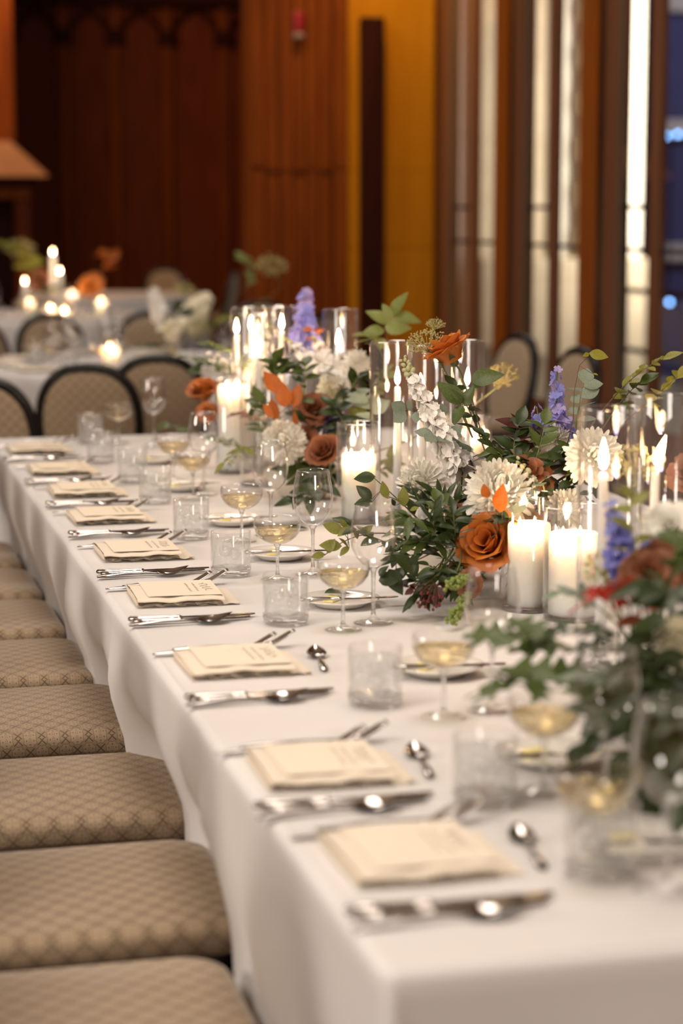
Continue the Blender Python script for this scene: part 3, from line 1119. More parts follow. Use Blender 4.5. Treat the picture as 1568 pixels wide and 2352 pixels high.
def tumbler_proto():
    t = thing('water_tumbler', 'x', 'glass')
    MB().lathe([(0.0, 0.012), (0.036, 0.012), (0.0385, 0.016), (0.0395, 0.088), (0.0405, 0.090), (0.0415, 0.088), (0.0415, 0.015)], 36).build('glass_wall', 'tumbler_glass', t)
    MB().lathe([(0.0, 0.0), (0.036, 0.0), (0.0405, 0.004), (0.0415, 0.0148), (0.0, 0.0118)], 36).build('glass_base', 'tumbler_base', t)
    MB().lathe([(0.0, 0.0125), (0.0355, 0.0125), (0.038, 0.017), (0.0388, 0.072), (0.0, 0.0725)], 30).build('water', 'ice_water', t)
    rnd = random.Random(5)
    for (x, y, z) in ((0.012, 0.010, 0.062), (-0.015, 0.004, 0.058), (0.004, -0.017, 0.050), (-0.006, 0.014, 0.040)):
        M = Matrix.Translation((x, y, z)) @ Matrix.Rotation(rnd.uniform(0, 3), 4, (rnd.random(), rnd.random(), 1))
        MB().bbox(-0.0105, 0.0105, -0.0105, 0.0105, -0.0095, 0.0095, 0.003, M).build('ice_cube', 'ice', t)
    return t


TB = tumbler_proto()
tumblers = [(0.828, 2.125), (0.790, 2.432), (0.792, 2.980), (0.795, 3.620), (0.796, 4.145), (0.800, 4.640), (0.812, 5.245), (0.815, 5.665), (0.790, 6.140), (0.825, 6.66)]
for i, (x, y) in enumerate(tumblers):
    lab = 'short tumbler of iced water, ' + ('nearest the table corner' if i == 0 else 'farthest of its row' if i == 9 else '%s of its row from the near corner' % ORD[i])
    if i == 0:
        o = TB
        o.location = (x, y, ZT)
        o['label'] = lab
        o['group'] = 'water tumblers along the table'
    else:
        o = dup(TB, (x, y, ZT), i * 1.3, lab, 'water tumblers along the table')


def stemware(name, cat, bowl, stem, foot, fill=None):
    t = thing(name, 'x', cat)
    MB().lathe(bowl, 36).build('bowl', 'clear_glass', t)
    MB().lathe(stem, 16).build('stem', 'stem_glass', t)
    MB().lathe(foot, 36).build('foot', 'clear_glass', t)
    if fill:
        MB().lathe(fill, 32).build('champagne', 'champagne_fill', t)
    return t


def shell(outer, th=0.0011):
    """Outer profile bottom to rim, then back down inside."""
    inner = [(max(0.0, r - th), z + (th if i == 0 else 0)) for i, (r, z) in enumerate(outer)]
    rim = outer[-1]
    return outer + [(rim[0] - th / 2, rim[1] + 0.0007)] + inner[::-1]


wine_bowl = shell([(0.0, 0.100), (0.008, 0.1005), (0.020, 0.108), (0.032, 0.121), (0.0395, 0.138), (0.0415, 0.155), (0.0405, 0.172), (0.038, 0.190), (0.0345, 0.207), (0.0335, 0.215)])
foot_w = [(0.0, 0.0), (0.036, 0.0), (0.037, 0.0015), (0.030, 0.003), (0.014, 0.006), (0.006, 0.011), (0.0042, 0.018), (0.0, 0.018)]
stem_w = [(0.0, 0.015), (0.0042, 0.016), (0.0036, 0.03), (0.0036, 0.08), (0.0048, 0.094), (0.009, 0.1012), (0.0, 0.1012)]
WG = stemware('wine_glass', 'glass', wine_bowl, stem_w, foot_w)
coupe_bowl = shell([(0.0, 0.072), (0.006, 0.0724), (0.016, 0.0745), (0.028, 0.0795), (0.038, 0.087), (0.0447, 0.097), (0.0476, 0.108), (0.0476, 0.117), (0.0462, 0.125)])
foot_c = [(0.0, 0.0), (0.033, 0.0), (0.034, 0.0015), (0.026, 0.003), (0.012, 0.0055), (0.005, 0.010), (0.0, 0.012)]
stem_c = [(0.0, 0.009), (0.0046, 0.010), (0.0034, 0.02), (0.0034, 0.055), (0.0048, 0.066), (0.008, 0.0728), (0.0, 0.0728)]
fill_c = [(0.0, 0.0738), (0.006, 0.0742), (0.0150, 0.0762), (0.0268, 0.0812), (0.0366, 0.0886), (0.0432, 0.0982), (0.0452, 0.1040), (0.0, 0.1043)]
CG = stemware('champagne_coupe', 'glass', coupe_bowl, stem_c, foot_c, fill_c)

wines = [((0.958, 4.102), 'empty wine glass in sharp focus before the lit pillar candle'),
         ((0.949, 3.585), 'empty wine glass standing against the dark leaf clump'),
         ((0.983, 4.633), 'empty wine glass in front of the white chrysanthemum with reflections'),
         ((0.957, 5.349), 'empty wine glass below the orange rose and white pillar candle'),
         ((1.006, 6.504), 'tall empty wine glass before the farther chair backs'),
         ((0.950, 2.899), 'blurred wine glass before the big orange rose and candles'),
         ((0.907, 2.321), 'blurred wine glass in front of the nearest dark foliage'),
         ((0.875, 2.051), 'blurred wine glass nearest the camera at the frame edge')]
for i, ((x, y), lab) in enumerate(wines):
    if i == 0:
        o = WG
        o.location = (x, y, ZT)
        o['label'] = lab
        o['group'] = 'wine glasses'
    else:
        dup(WG, (x, y, ZT), i * 0.7, lab, 'wine glasses')
coupes = [((0.876, 4.065), 'coupe of pale champagne between the sharp wine glass and a tumbler'),
          ((0.881, 3.538), 'coupe of pale champagne beside the wine glass before the leaf clump'),
          ((0.901, 4.560), 'coupe of pale champagne before the white chrysanthemum glass'),
          ((0.915, 5.276), 'coupe of pale champagne behind the sixth and seventh tumblers'),
          ((0.926, 5.650), 'blurred coupe of pale champagne near the fern sprig'),
          ((0.909, 6.615), 'farthest coupe of champagne, before the oval chair back'),
          ((0.869, 2.878), 'blurred coupe of champagne catching a candle glint, over a bread plate'),
          ((0.878, 2.463), 'blurred coupe of champagne below the nearest green leaves'),
          ((0.817, 2.122), 'blurred coupe of champagne nearest the camera')]
for i, ((x, y), lab) in enumerate(coupes):
    if i == 0:
        o = CG
        o.location = (x, y, ZT)
        o['label'] = lab
        o['group'] = 'champagne coupes'
    else:
        dup(CG, (x, y, ZT), i * 0.7, lab, 'champagne coupes')

PL = MB().lathe([(0.0, 0.003), (0.042, 0.003), (0.046, 0.0), (0.049, 0.003), (0.062, 0.010), (0.075, 0.0145), (0.0755, 0.0160), (0.074, 0.0162), (0.062, 0.0125), (0.050, 0.0065), (0.044, 0.0055), (0.0, 0.0055)], 40).mesh('bread_plate', 'china')
plates = [(0.907, 2.205), (0.935, 2.600), (0.944, 3.161), (0.932, 3.765), (0.939, 4.322), (0.932, 4.831), (0.910, 5.045), (0.935, 6.082)]
plates[6] = (0.915, 5.47)
for i, (x, y) in enumerate(plates):
    w_ = 'nearest the camera' if i == 0 else '%s from the near table end' % ORD[i]
    o = put(PL, 'bread_plate')
    o.location = (x, y, ZT)
    tag(o, 'small white bread plate with a butter pat, ' + w_, 'plate', 'bread plates')
    o = MB().bbox(-0.016, 0.016, -0.011, 0.011, 0, 0.010, 0.002).build('butter_pat', 'butter')
    o.location = (x - 0.014, y + 0.014, ZT + 0.0056)
    o.rotation_euler = (0, 0, 0.3 * i)
    tag(o, 'pale yellow butter pat on the bread plate ' + w_, 'butter', 'butter pats')
    knife((x - 0.085, y - 0.030, ZT + 0.0152), -0.06, 'butter knife laid across the bread plate ' + w_, 'butter knives', 0.80, 'butter_knife')

# ------------------------------------------------------------------ candles
FLAME_PROF = [(0.0, 0.0), (0.0034, 0.003), (0.0060, 0.010), (0.0058, 0.018), (0.0038, 0.028), (0.0013, 0.037), (0.0, 0.041)]
FL = MB().lathe(FLAME_PROF, 10).mesh('flame', 'flame')
CANDLE_W = 1.5


def flame_on(parent, loc, s=1.0, lean=(0, 0), power=1.0, light=True):
    M = Matrix.Translation(loc) @ Matrix.Rotation(lean[0], 4, 'Y') @ Matrix.Rotation(lean[1], 4, 'X') @ Matrix.Diagonal((s, s, s, 1))
    put(FL, 'flame', parent, M)
    if light:
        d = bpy.data.lights.new('candle_light', 'POINT')
        d.energy = CANDLE_W * power
        d.color = (1.0, 0.66, 0.38)
        d.shadow_soft_size = 0.008
        o = bpy.data.objects.new('candle_light', d)
        link(o, parent)
        o.location = (loc[0], loc[1], loc[2] + 0.020 * s)


def wick_on(parent, x, y, z, h=0.010):
    MB().tube([(x, y, z), (x + 0.0006, y, z + h * .6), (x + 0.0015, y, z + h)], 0.0009, 5).build('wick', 'wick', parent)


def pillar(loc, r, h, label, wicks=1, power=1.0, group='pillar candles', fs=0.85):
    t = thing('pillar_candle', label, 'candle', loc, 0, group)
    dp = min(0.034, h * 0.3)
    w_ = MB().lathe([(0, 0), (r - .002, 0), (r, .002), (r, h - .006), (r - .0015, h - .0015), (r - .0035, h), (r - .006, h - .002), (r - .0075, h - .008), (r - .009, h - dp + .006), (r - .014, h - dp), (0, h - dp)], 40).build('wax', 'wax', t)
    for k in range(wicks):
        a = 2 * PI * k / wicks + 0.6
        x, y = (0, 0) if wicks == 1 else (0.45 * r * math.cos(a), 0.45 * r * math.sin(a))
        wick_on(w_, x, y, h - dp - .001)
        flame_on(w_, (x, y, h - dp + 0.010), fs, (0.05 * (k - 1), 0.04), power, light=(k == 0))
    return t


def taper(loc, label, h=0.32, lean=(0.0, 0.0), power=1.0, r=0.0095, group='taper candles', fs=1.05):
    t = thing('taper_candle', label, 'candle', loc, 0, group)
    MB().lathe([(0, 0.0), (0.016, 0.0), (0.018, 0.003), (0.018, 0.010), (r + .003, 0.014), (r + .003, 0.026), (0, 0.026)], 20).build('candle_holder', 'clear_glass', t)
    w_ = MB().lathe([(0, .018), (r, .018), (r * 0.94, h * .5), (r * 0.80, h - .012), (r * .6, h - .002), (0, h)], 16).build('wax', 'wax', t)
    wick_on(w_, 0, 0, h - 0.002)
    flame_on(w_, (0, 0, h + 0.004), fs, lean, power)
    return t


def cylinder(loc, r, h, label, group='glass candle cylinders'):
    t = thing('glass_cylinder', label, 'vase', loc, 0, group)
    MB().lathe([(r - .003, 0.010), (r - .003, h - .001), (r - .0015, h + .0008), (r, h - .001), (r, 0.0)], 48).build('glass_wall', 'clear_glass', t)
    MB().lathe([(0.0, 0.0), (r - .001, 0.0), (r - .0035, 0.0065), (0.0, 0.0065)], 48).build('glass_base', 'stem_glass', t)
    return t


def on_table(x, y, z=0.0):
    return (x, y, ZT + z)


def glassed_pillar(xy, label_c, label_g, r=0.041, h=0.155, gr=0.053, gh=0.235, wicks=3, power=1.0):
    cylinder(on_table(*xy), gr, gh, label_g)
    pillar(on_table(xy[0], xy[1], 0.0068), r, h, label_c, wicks, power)


glassed_pillar((1.236, 4.809), 'white pillar candle beside the sharp wine glass', 'glass cylinder around the pillar candle beside the sharp wine glass', power=1.2)
glassed_pillar((1.128, 5.817), 'white pillar candle before the greenery at the far end', 'glass cylinder around the far white pillar candle', r=0.044, h=0.240, gr=0.052, gh=0.262, power=1.0)
glassed_pillar((1.268, 3.655), 'slim white pillar candle next to the orange rose', 'glass cylinder around the slim pillar next to the orange rose', r=0.040, h=0.155, gr=0.052, gh=0.215, power=1.0)
glassed_pillar((1.318, 3.550), 'wide glowing pillar candle beside the blurred blue flowers', 'glass cylinder around the wide glowing pillar candle', r=0.046, h=0.150, gr=0.056, gh=0.205, power=2.4)
glassed_pillar((1.52, 4.80), 'white pillar candle glowing behind the leafy vine', 'low glass cylinder rising behind the leafy vine', r=0.038, h=0.205, gr=0.044, gh=0.243, power=1.0)

H = 0.43


def tall(xy, label_g, r=0.052, h=H):
    cylinder(on_table(*xy), r, h, label_g)


tall((1.305, 4.765), 'tall glass cylinder, first of the middle pair with two tapers')
tall((1.365, 4.640), 'tall glass cylinder overlapping the middle taper candles')
tall((1.475, 4.745), 'tall glass cylinder behind the apricot rose', r=0.052)
tall((1.214, 3.109), 'tall glass cylinder with a taper before the white chrysanthemum', h=0.427)
tall((1.334, 3.200), 'tall glass cylinder at the frame edge, its taper leaning', h=0.437)
tall((1.424, 5.748), 'tall glass cylinder alone at the far right of the back group', r=0.052, h=0.46)
tall((1.140, 5.520), 'tall glass cylinder at the front of the back group', r=0.052, h=0.46)
tall((1.190, 5.900), 'tall glass cylinder in the middle of the back group', r=0.052, h=0.46)
tall((1.290, 5.960), 'tall glass cylinder at the rear of the back group', r=0.052, h=0.46)
Z7 = 0.0068
taper(on_table(1.318, 4.760, Z7), 'thin taper candle in the first middle cylinder', 0.318)
taper(on_table(1.346, 4.640, Z7), 'thin taper candle in the second middle cylinder', 0.312, lean=(-0.15, 0))
taper(on_table(1.482, 4.735, Z7), 'thin taper candle burning behind the apricot rose', 0.315, lean=(0.05, 0))
taper(on_table(1.202, 3.110, Z7), 'taper candle upright before the white chrysanthemum', 0.318, fs=1.25)
taper(on_table(1.328, 3.200, Z7), 'bent taper candle with a leaning flame at the frame edge', 0.312, lean=(0.35, 0), fs=1.25)
taper(on_table(1.418, 5.745, Z7), 'taper candle alone in the far right back cylinder', 0.345, fs=1.2)
taper(on_table(1.142, 5.520, Z7), 'taper candle at the front of the back candle group', 0.350)
taper(on_table(1.205, 5.870, Z7), 'taper candle in the middle of the back candle group', 0.345)
taper(on_table(1.298, 5.950, Z7), 'taper candle at the rear of the back candle group', 0.385)
taper(on_table(*(1.186, 6.06)), 'taper candle at the far side of the back candle group', 0.375, power=0.7)
taper(on_table(*(1.24, 6.114)), 'farthest taper candle of the back candle group', 0.38, power=0.7)
taper(on_table(*(1.231, 6.004)), 'taper candle with a low flame among the back white florets', 0.27, power=0.7)

# ------------------------------------------------------------------ plants


def leaf_mesh(name, m, w=0.4, pw=0.8, drop=0.12, fold=0.16, lobes=0, n=7):
    """Leaf of unit length along x; w relative width, pw moves the widest point, drop bends the tip, fold keels it."""
    rows = []
    for i in range(n + 1):
        t = i / n
        hw = 0.5 * w * math.sin(PI * t ** pw) ** 0.9 if 0 < t < 1 else 0.006
        if lobes and 0.05 < t < 0.98:
            hw *= 0.72 + 0.38 * math.cos(t * lobes * 2 * PI + 0.5)
        z = -drop * t * t + 0.02 * math.sin(t * 5)
        rows.append([(t, -hw, z + fold * hw), (t, -hw * .5, z + fold * hw * .35), (t, 0, z), (t, hw * .5, z + fold * hw * .35), (t, hw, z + fold * hw)])
    mb = MB()
    mb.grid(rows)
    return mb.mesh(name, m)


LEAVES = {}


def leaf(kind, m):
    key = (kind, m)
    if key not in LEAVES:
        a = {'lance': dict(w=.34, pw=.8, drop=.18), 'oval': dict(w=.56, pw=.85, drop=.10), 'round': dict(w=.86, pw=.9, drop=.05, fold=.08),
             'lobed': dict(w=.80, pw=.8, drop=.12, lobes=3, n=14), 'needle': dict(w=.14, pw=.8, drop=.1), 'broad': dict(w=.62, pw=.7, drop=.2), 'ovate': dict(w=.66, pw=.75, drop=.06)}[kind]
        LEAVES[key] = leaf_mesh('leaf', m, **a)
    return LEAVES[key]


def spray(label, pts, kind, m, n, size, seed, stem='green_stem', f0=0.35, spread=1.0, sr=0.0016, name='foliage_spray', cat='foliage', tipleaf=True, up=(0, 0, 1), group=None, jit=0.3):
    """A cut stem through three points with leaves down both sides, each leaf its own object."""
    rnd = random.Random(seed)
    P = bez(pts[0], pts[1], pts[2], 14)
    t = thing(name, label, cat, P[0], 0, group)
    o = P[0]
    MB().tube([p - o for p in P], [sr * (1.25 - 0.85 * i / 14) for i in range(15)], 5).build('stem', stem, t)
    me = leaf(kind, m)
    for k in range(n):
        f = f0 + (1 - f0) * (k + 0.5) / n
        i = min(13, int(f * 14))
        p = P[i].lerp(P[i + 1], f * 14 - i) - o
        d = (P[i + 1] - P[i]).normalized()
        side = d.cross(Vector(up))
        if side.length < 0.1:
            side = Vector((1, 0, 0))
        side.normalize()
        sgn = 1 if k % 2 else -1
        v = d * rnd.uniform(0.35, 0.8) + side * sgn * spread * rnd.uniform(0.6, 1.0) + Vector((rnd.uniform(-jit, jit), rnd.uniform(-jit, jit), rnd.uniform(-jit, jit)))
        nz = Vector(up) + Vector((rnd.uniform(-.5, .5), rnd.uniform(-.9, .1), rnd.uniform(-.2, .3)))
        put(me, 'leaf', t, frame(p, v, nz, size * rnd.uniform(0.72, 1.15) * (1 - 0.3 * (f - f0))))
    if tipleaf:
        put(me, 'leaf', t, frame(P[14] - o, (P[14] - P[12]).normalized(), Vector(up) + Vector((0, -.6, 0)), size * 0.9))
    return t


def sprig(label, pts, leaves, kind, m, stem='brown_stem', group=None, seed=1, sr=0.0014, face=(-0.3, -0.9, 0.45), name='foliage_spray'):
    """A stem through given points carrying leaves at given places, each (base, tip)."""
    rnd = random.Random(seed)
    pts = [Vector(p) for p in pts]
    o = pts[0].copy()
    t = thing(name, label, 'foliage', o, 0, group)
    P = bez(*pts, 12) if len(pts) == 3 else pts
    mb = MB()
    mb.tube([p - o for p in P], [sr * (1.2 - .7 * i / len(P)) for i in range(len(P))], 5)
    me = leaf(kind, m)
    for a, b in leaves:
        a, b = Vector(a), Vector(b)
        near = min(P, key=lambda p: (p - a).length)
        if (near - a).length > .002:
            mb.tube([near - o, a - o], sr * .45, 4)
        d = b - a
        nz = Vector(face) + Vector((rnd.uniform(-.8, .8), rnd.uniform(-.2, .5), rnd.uniform(-.3, .7)))
        put(me, 'leaf', t, frame(a - o, d, nz, d.length))
    mb.build('stem', stem, t)
    return t


def petal_mesh(name, m, half, r0, r1, h, curl, n=6, k=5, ruf=0.0):
    """Cupped petal wrapped round the z axis."""
    rows = []
    for i in range(k + 1):
        t = i / k
        row = []
        wid = half * (0.55 + 0.45 * math.sin(PI * (0.15 + 0.75 * t)))
        if i == k:
            wid *= 0.72
        for j in range(n + 1):
            u = 2 * j / n - 1
            r = r0 + (r1 - r0) * t ** 1.3 + curl * max(0, t - 0.6) ** 2 * 6 + ruf * math.sin(u * 7) * t
            z = h * (t - 0.16 * t * u * u) - curl * max(0, t - 0.55) ** 2 * 4
            a = u * wid
            row.append((r * math.cos(a), r * math.sin(a), z))
        rows.append(row)
    mb = MB()
    mb.grid(rows)
    return mb.mesh(name, m)


ROSE = {}


def rose(label, c, axis, R, m, root, seed=0, sepals=True, group='roses', cup=False, via=None):
    """Garden rose: spiralled petals, sepals and a stem down to `root`; c is the flower's heart, R its radius."""
    if m not in ROSE:
        ROSE[m] = [petal_mesh('petal', m, 1.9, .006, .011, .040, .001), petal_mesh('petal', m, 1.15, .010, .020, .042, .003),
                   petal_mesh('petal', m, .95, .013, .031, .041, .008), petal_mesh('petal', m, .80, .015, .042, .036, .014, ruf=.002)]
        ROSE[m, 1] = [petal_mesh('petal', m, 2.2, .005, .010, .046, .001), petal_mesh('petal', m, 1.4, .010, .019, .050, .002),
                      petal_mesh('petal', m, 1.25, .014, .027, .052, .005), petal_mesh('petal', m, 1.15, .016, .034, .050, .011, ruf=.002)]
    rnd = random.Random(seed)
    c, axis = Vector(c), Vector(axis).normalized()
    s = R / (0.038 if cup else 0.046)
    key = (m, 1) if cup else m
    t = thing('rose', label, 'flower', c, 0, group)
    base = axis * (-0.026 * s)
    F = frame(base, axis.orthogonal(), axis)
    z = axis
    x = axis.orthogonal().normalized()
    y = z.cross(x)
    R3 = Matrix((x, y, z)).transposed().to_4x4()
    for lay, cnt, rot0 in ((0, 3, 0), (1, 5, .4), (2, 6, .1), (3, 7, .5)):
        for k in range(cnt):
            a = rot0 + 2 * PI * k / cnt + rnd.uniform(-.15, .15)
            til = rnd.uniform(-.06, .06)
            ss = s * rnd.uniform(.94, 1.06)
            M = Matrix.Translation(base) @ R3 @ Matrix.Rotation(a, 4, 'Z') @ Matrix.Rotation(til, 4, 'Y') @ Matrix.Diagonal((ss, ss, ss * (1.0, .96, .88, .74)[lay], 1))
            put(ROSE[key][lay], 'petal', t, M)
    if sepals:
        me = leaf('lance', 'mid_green_leaf')
        for k in range(5):
            a = 2 * PI * k / 5
            d = (x * math.cos(a) + y * math.sin(a)) * 0.9 + axis * 0.25
            put(me, 'sepal', t, frame(base - axis * 0.001, d, -axis, 0.036 * s))
    MB().ball(base - axis * 0.004 * s, 0.008 * s, 8, 5).build('rose_hip', 'green_stem', t)
    stem_to(t, c, base - axis * .006 * s, axis, root, 0.0022, via)
    return t


def stem_to(t, c, start, axis, root, r, via=None, m='green_stem'):
    root = Vector(root) - c
    mid = Vector(via) - c if via else start.lerp(root, 0.45) - axis * min(0.06, (root - start).length * 0.25)
    MB().tube(bez(start, mid, root, 8), r, 5).build('stem', m, t)


def mum(label, c, axis, R, root, m='white_petal', seed=0, n=150, shag=0.5, group='white chrysanthemums'):
    """Chrysanthemum: petals by the golden angle, incurved in the heart and shaggy outside."""
    rnd = random.Random(seed)
    c, axis = Vector(c), Vector(axis).normalized()
    t = thing('chrysanthemum', label, 'flower', c, 0, group)
    x = axis.orthogonal().normalized()
    y = axis.cross(x)
    mb = MB()
    outer = MB()
    for k in range(n):
        f = (k + 0.5) / n
        th = 0.12 + 1.95 * f ** 0.62
        ph = k * 2.39996
        d = axis * math.cos(th) + (x * math.cos(ph) + y * math.sin(ph)) * math.sin(th)
        tang = (axis - d * d.dot(axis)).normalized() if th > .1 else x
        L = R * (0.80 + 0.20 * f) * rnd.uniform(0.88, 1.10)
        wd = R * rnd.uniform(0.13, 0.17) * (0.8 + 0.4 * f)
        curl = (0.55 - 0.75 * f) * R * 0.4 + rnd.uniform(-.06, .06) * R * shag * 2
        side = d.cross(tang).normalized()
        start = 0.22 + 0.05 * f
        rows = []
        for tt, ww_, cu in ((start, .45, 0), (.55, .9, .12), (.82, 1.0, .55), (.95, .72, .9), (1.0, .2, 1.05)):
            p = d * (L * tt) + tang * (curl * cu * cu) - axis * (R * 0.10 * f * tt * tt)
            hw = wd * ww_ * .5
            keel = d * 0 - tang * (hw * .55)
            rows.append([p - side * hw, p + keel * (1 if th > .5 else .6), p + side * hw])
        (outer if f > 0.72 else mb).grid(rows)
    for b_, nm in ((mb, 'inner_petals'), (outer, 'outer_petals')):
        o = b_.build(nm, m, t)
        o['kind'] = 'stuff'
    MB().ball(-axis * R * 0.12, R * 0.30, 10, 6).build('flower_base', 'bud_green', t)
    stem_to(t, c, -axis * R * 0.3, axis, root, 0.0026)
    return t


def floret_mesh(m, n=5, ruf=0.25, cup=0.5):
    mb = MB()
    for k in range(n):
        a = 2 * PI * k / n
        ca, sa = math.cos(a), math.sin(a)
        rows = []
        for t, hw in ((.06, .08), (.4, .30), (.75, .42), (1.0, .26)):
            r, z = t, cup * t * (1.2 - .6 * t)
            row = []
            for u in (-1, 0, 1):
                zz = z + ruf * .3 * abs(u) * t * (1 if (k + (u > 0)) % 2 else -.4)
                row.append((r * ca - u * hw * sa, r * sa + u * hw * ca, zz))
            rows.append(row)
        mb.grid(rows)
    return mb.mesh('floret', m)


FLORETS = {}


def spike(label, pts, root, ms, n, size, seed, name='delphinium', group='blue delphiniums', buds=0, bud_m='bud_green', ruf=.25, nper=5, wid=1.0):
    """Flower spike along three points; florets all round, each an object, green buds at the tip."""
    rnd = random.Random(seed)
    P = bez(pts[0], pts[1], pts[2], 16)
    o = P[0].copy()
    t = thing(name, label, 'flower', o, 0, group)
    MB().tube([p - o for p in P], 0.0017, 5).build('stem', 'green_stem', t)
    tail = Vector(root) - o
    MB().tube(bez((0, 0, 0), tail * .5 - Vector((0, 0, .01)), tail, 6), 0.002, 5).build('lower_stem', 'green_stem', t)
    for k in range(n):
        f = (k + .5) / n
        i = min(15, int(f * 16))
        p = P[i].lerp(P[i + 1], f * 16 - i) - o
        d = (P[i + 1] - P[i]).normalized()
        x = d.orthogonal().normalized()
        y = d.cross(x)
        a = k * 2.4 + rnd.uniform(-.3, .3)
        out = x * math.cos(a) + y * math.sin(a) + d * rnd.uniform(.1, .6)
        m = ms[rnd.randrange(len(ms))]
        key = (m, nper, ruf)
        if key not in FLORETS:
            FLORETS[key] = floret_mesh(m, nper, ruf)
        s = size * rnd.uniform(.8, 1.15) * (1 - .55 * f)
        x2 = out.normalized().orthogonal()
        q = p + out.normalized() * size * .45 * wid * (1 - .5 * f)
        put(FLORETS[key], 'floret', t, frame(q, x2, out, s, 0) @ Matrix.Rotation(rnd.uniform(0, 6), 4, 'Z'))
    if buds:
        bm = MB()
        bm.ball((0, 0, .5), .5, 8, 6, sz=1.3)
        me = bm.mesh('bud', bud_m)
        e = P[16] - o
        d = (P[16] - P[13]).normalized()
        for k in range(buds):
            f = k / buds
            x = d.orthogonal().normalized()
            y = d.cross(x)
            a = k * 2.4
            out = (x * math.cos(a) + y * math.sin(a)) * .9 + d * .5
            p = P[16] - o + d * (0.045 * f)
            put(me, 'bud', t, frame(p + out.normalized() * .004, x, out, .009 * (1.25 - .6 * f)))
        MB().tube([e, e + d * .045], .0010, 5).build('tip_stem', 'green_stem', t)
    return t


def lace(label, c, axis, R, root, m='lace_floret', seed=0, group='lace flowers', via=None):
    """Umbel on thin rays, each ray ending in a tuft."""
    rnd = random.Random(seed)
    c, axis = Vector(c), Vector(axis).normalized()
    t = thing('lace_flower', label, 'flower', c, 0, group)
    x = axis.orthogonal().normalized()
    y = axis.cross(x)
    base = -axis * R * 0.9
    tufts, rays = MB(), MB()
    for k in range(26):
        f = (k + .5) / 26
        th = .15 + .95 * f ** .5
        a = k * 2.4
        d = axis * math.cos(th) + (x * math.cos(a) + y * math.sin(a)) * math.sin(th)
        e = base + d * R * 1.35 * rnd.uniform(.9, 1.05)
        rays.tube([base, e], .0006, 4)
        for q in range(9):
            p = e + Vector((rnd.uniform(-1, 1), rnd.uniform(-1, 1), rnd.uniform(-1, 1))) * R * .17
            tufts.ball(p, R * rnd.uniform(.04, .065), 5, 3)
    o = tufts.build('tufts', m, t)
    o['kind'] = 'stuff'
    o = rays.build('rays', 'lace_floret', t)
    o['kind'] = 'stuff'
    stem_to(t, c, base, axis, root, .0018, via)
    return t


def flower_bowl(loc, label, r=0.10, h=0.075):
    t = thing('flower_bowl', label, 'bowl', loc, 0, 'flower bowls')
    MB().lathe([(0, 0), (r * .55, 0), (r * .6, .004), (r * .9, h * .5), (r, h), (r * .96, h + .001), (r * .86, h * .5), (r * .5, .008), (0, .008)], 32).build('vessel', 'bowl_glaze', t)
    MB().lathe([(0, .010), (r * .5, .010), (r * .84, h * .5), (r * .9, h * .9), (r * .5, h * 1.2), (0, h * 1.25)], 24).build('flower_foam', 'dark_green_leaf', t)
    return t


B1, B2, B3 = (1.235, 4.02), (1.20, 5.25), (1.13, 2.72)
flower_bowl(on_table(*B1), 'low bowl hidden in the middle flower arrangement')
flower_bowl(on_table(*B2), 'low bowl hidden in the back flower arrangement')
flower_bowl(on_table(*B3), 'low bowl hidden in the nearest blurred arrangement')
RNG = random.Random(11)


def root(b):
    a, r = RNG.uniform(0, 6.28), RNG.uniform(0.01, 0.07)
    return (b[0] + r * math.cos(a), b[1] + r * math.sin(a), ZT + 0.07)


# middle arrangement ------------------------------------------------
TOCAM = (-0.30, -0.90, 0.32)
mum('big white chrysanthemum with two orange leaves before it', (1.243, 3.755, 0.957), (-.15, -.75, .65), 0.072, root(B1), seed=1, n=190)
mum('white chrysanthemum between the taper candles and the leaf clump', (1.209, 4.175, 0.923), (-.55, -.75, .35), 0.058, root(B1), seed=2, n=150, shag=.8)
mum('white chrysanthemum seen through the tall glass cylinder', (1.418, 3.722, 1.026), (-.2, -.9, .4), 0.060, root(B1), seed=4, n=150)
mum('small white chrysanthemum behind the slim pillar glass', (1.378, 3.758, 0.922), (-.3, -.8, .5), 0.044, root(B1), seed=5, n=110)
mum('white bloom half hidden behind the leafy vine by the blue flowers', (1.407, 3.904, 1.041), (-.2, -.6, .8), 0.036, root(B1), seed=6, n=100)
rose('large orange rose beside the white pillar candle', (1.202, 3.701, 0.872), (-.62, -.62, .48), 0.054, 'orange_petal', root(B1), 1, cup=True)
rose('apricot orange rose held high, seen from behind with green sepals', (1.275, 4.221, 1.202), (-.45, .10, .88), 0.047, 'orange_petal', (1.321, 4.131, 1.024), 2, cup=True, via=(1.303, 4.183, 1.129))
rose('tan orange rose tucked behind the big chrysanthemum', (1.317, 3.794, 0.991), (.15, -.55, .75), 0.044, 'rust_petal', root(B1), 3)
rose('small tan rosebud beside the big chrysanthemum', (1.194, 3.885, 0.908), (-.5, -.6, .5), 0.020, 'rust_petal', root(B1), 4)
rose('orange rose behind the slim pillar candle glass', (1.318, 3.808, 0.875), (-.4, -.8, .3), 0.040, 'deep_orange_petal', root(B1), 5)
rose('tan rose lying low by the lime plume', (1.125, 3.576, 0.816), (-.7, -.6, .2), 0.024, 'rust_petal', root(B1), 6)
spike('white stock spike arching up past the taper candles', ((1.24, 3.987, 0.966), (1.197, 4.032, 1.059), (1.164, 4.096, 1.152)), root(B1), ['stock_petal'], 64, .027, 3, 'stock_flower', 'white stocks', 16, nper=7, ruf=.5)
spike('white stock beside the chrysanthemum and eucalyptus', ((1.257, 4.002, 0.955), (1.247, 4.032, 1), (1.233, 4.063, 1.046)), root(B1), ['stock_petal'], 40, .028, 4, 'stock_flower', 'white stocks', 0, nper=7, ruf=.5)
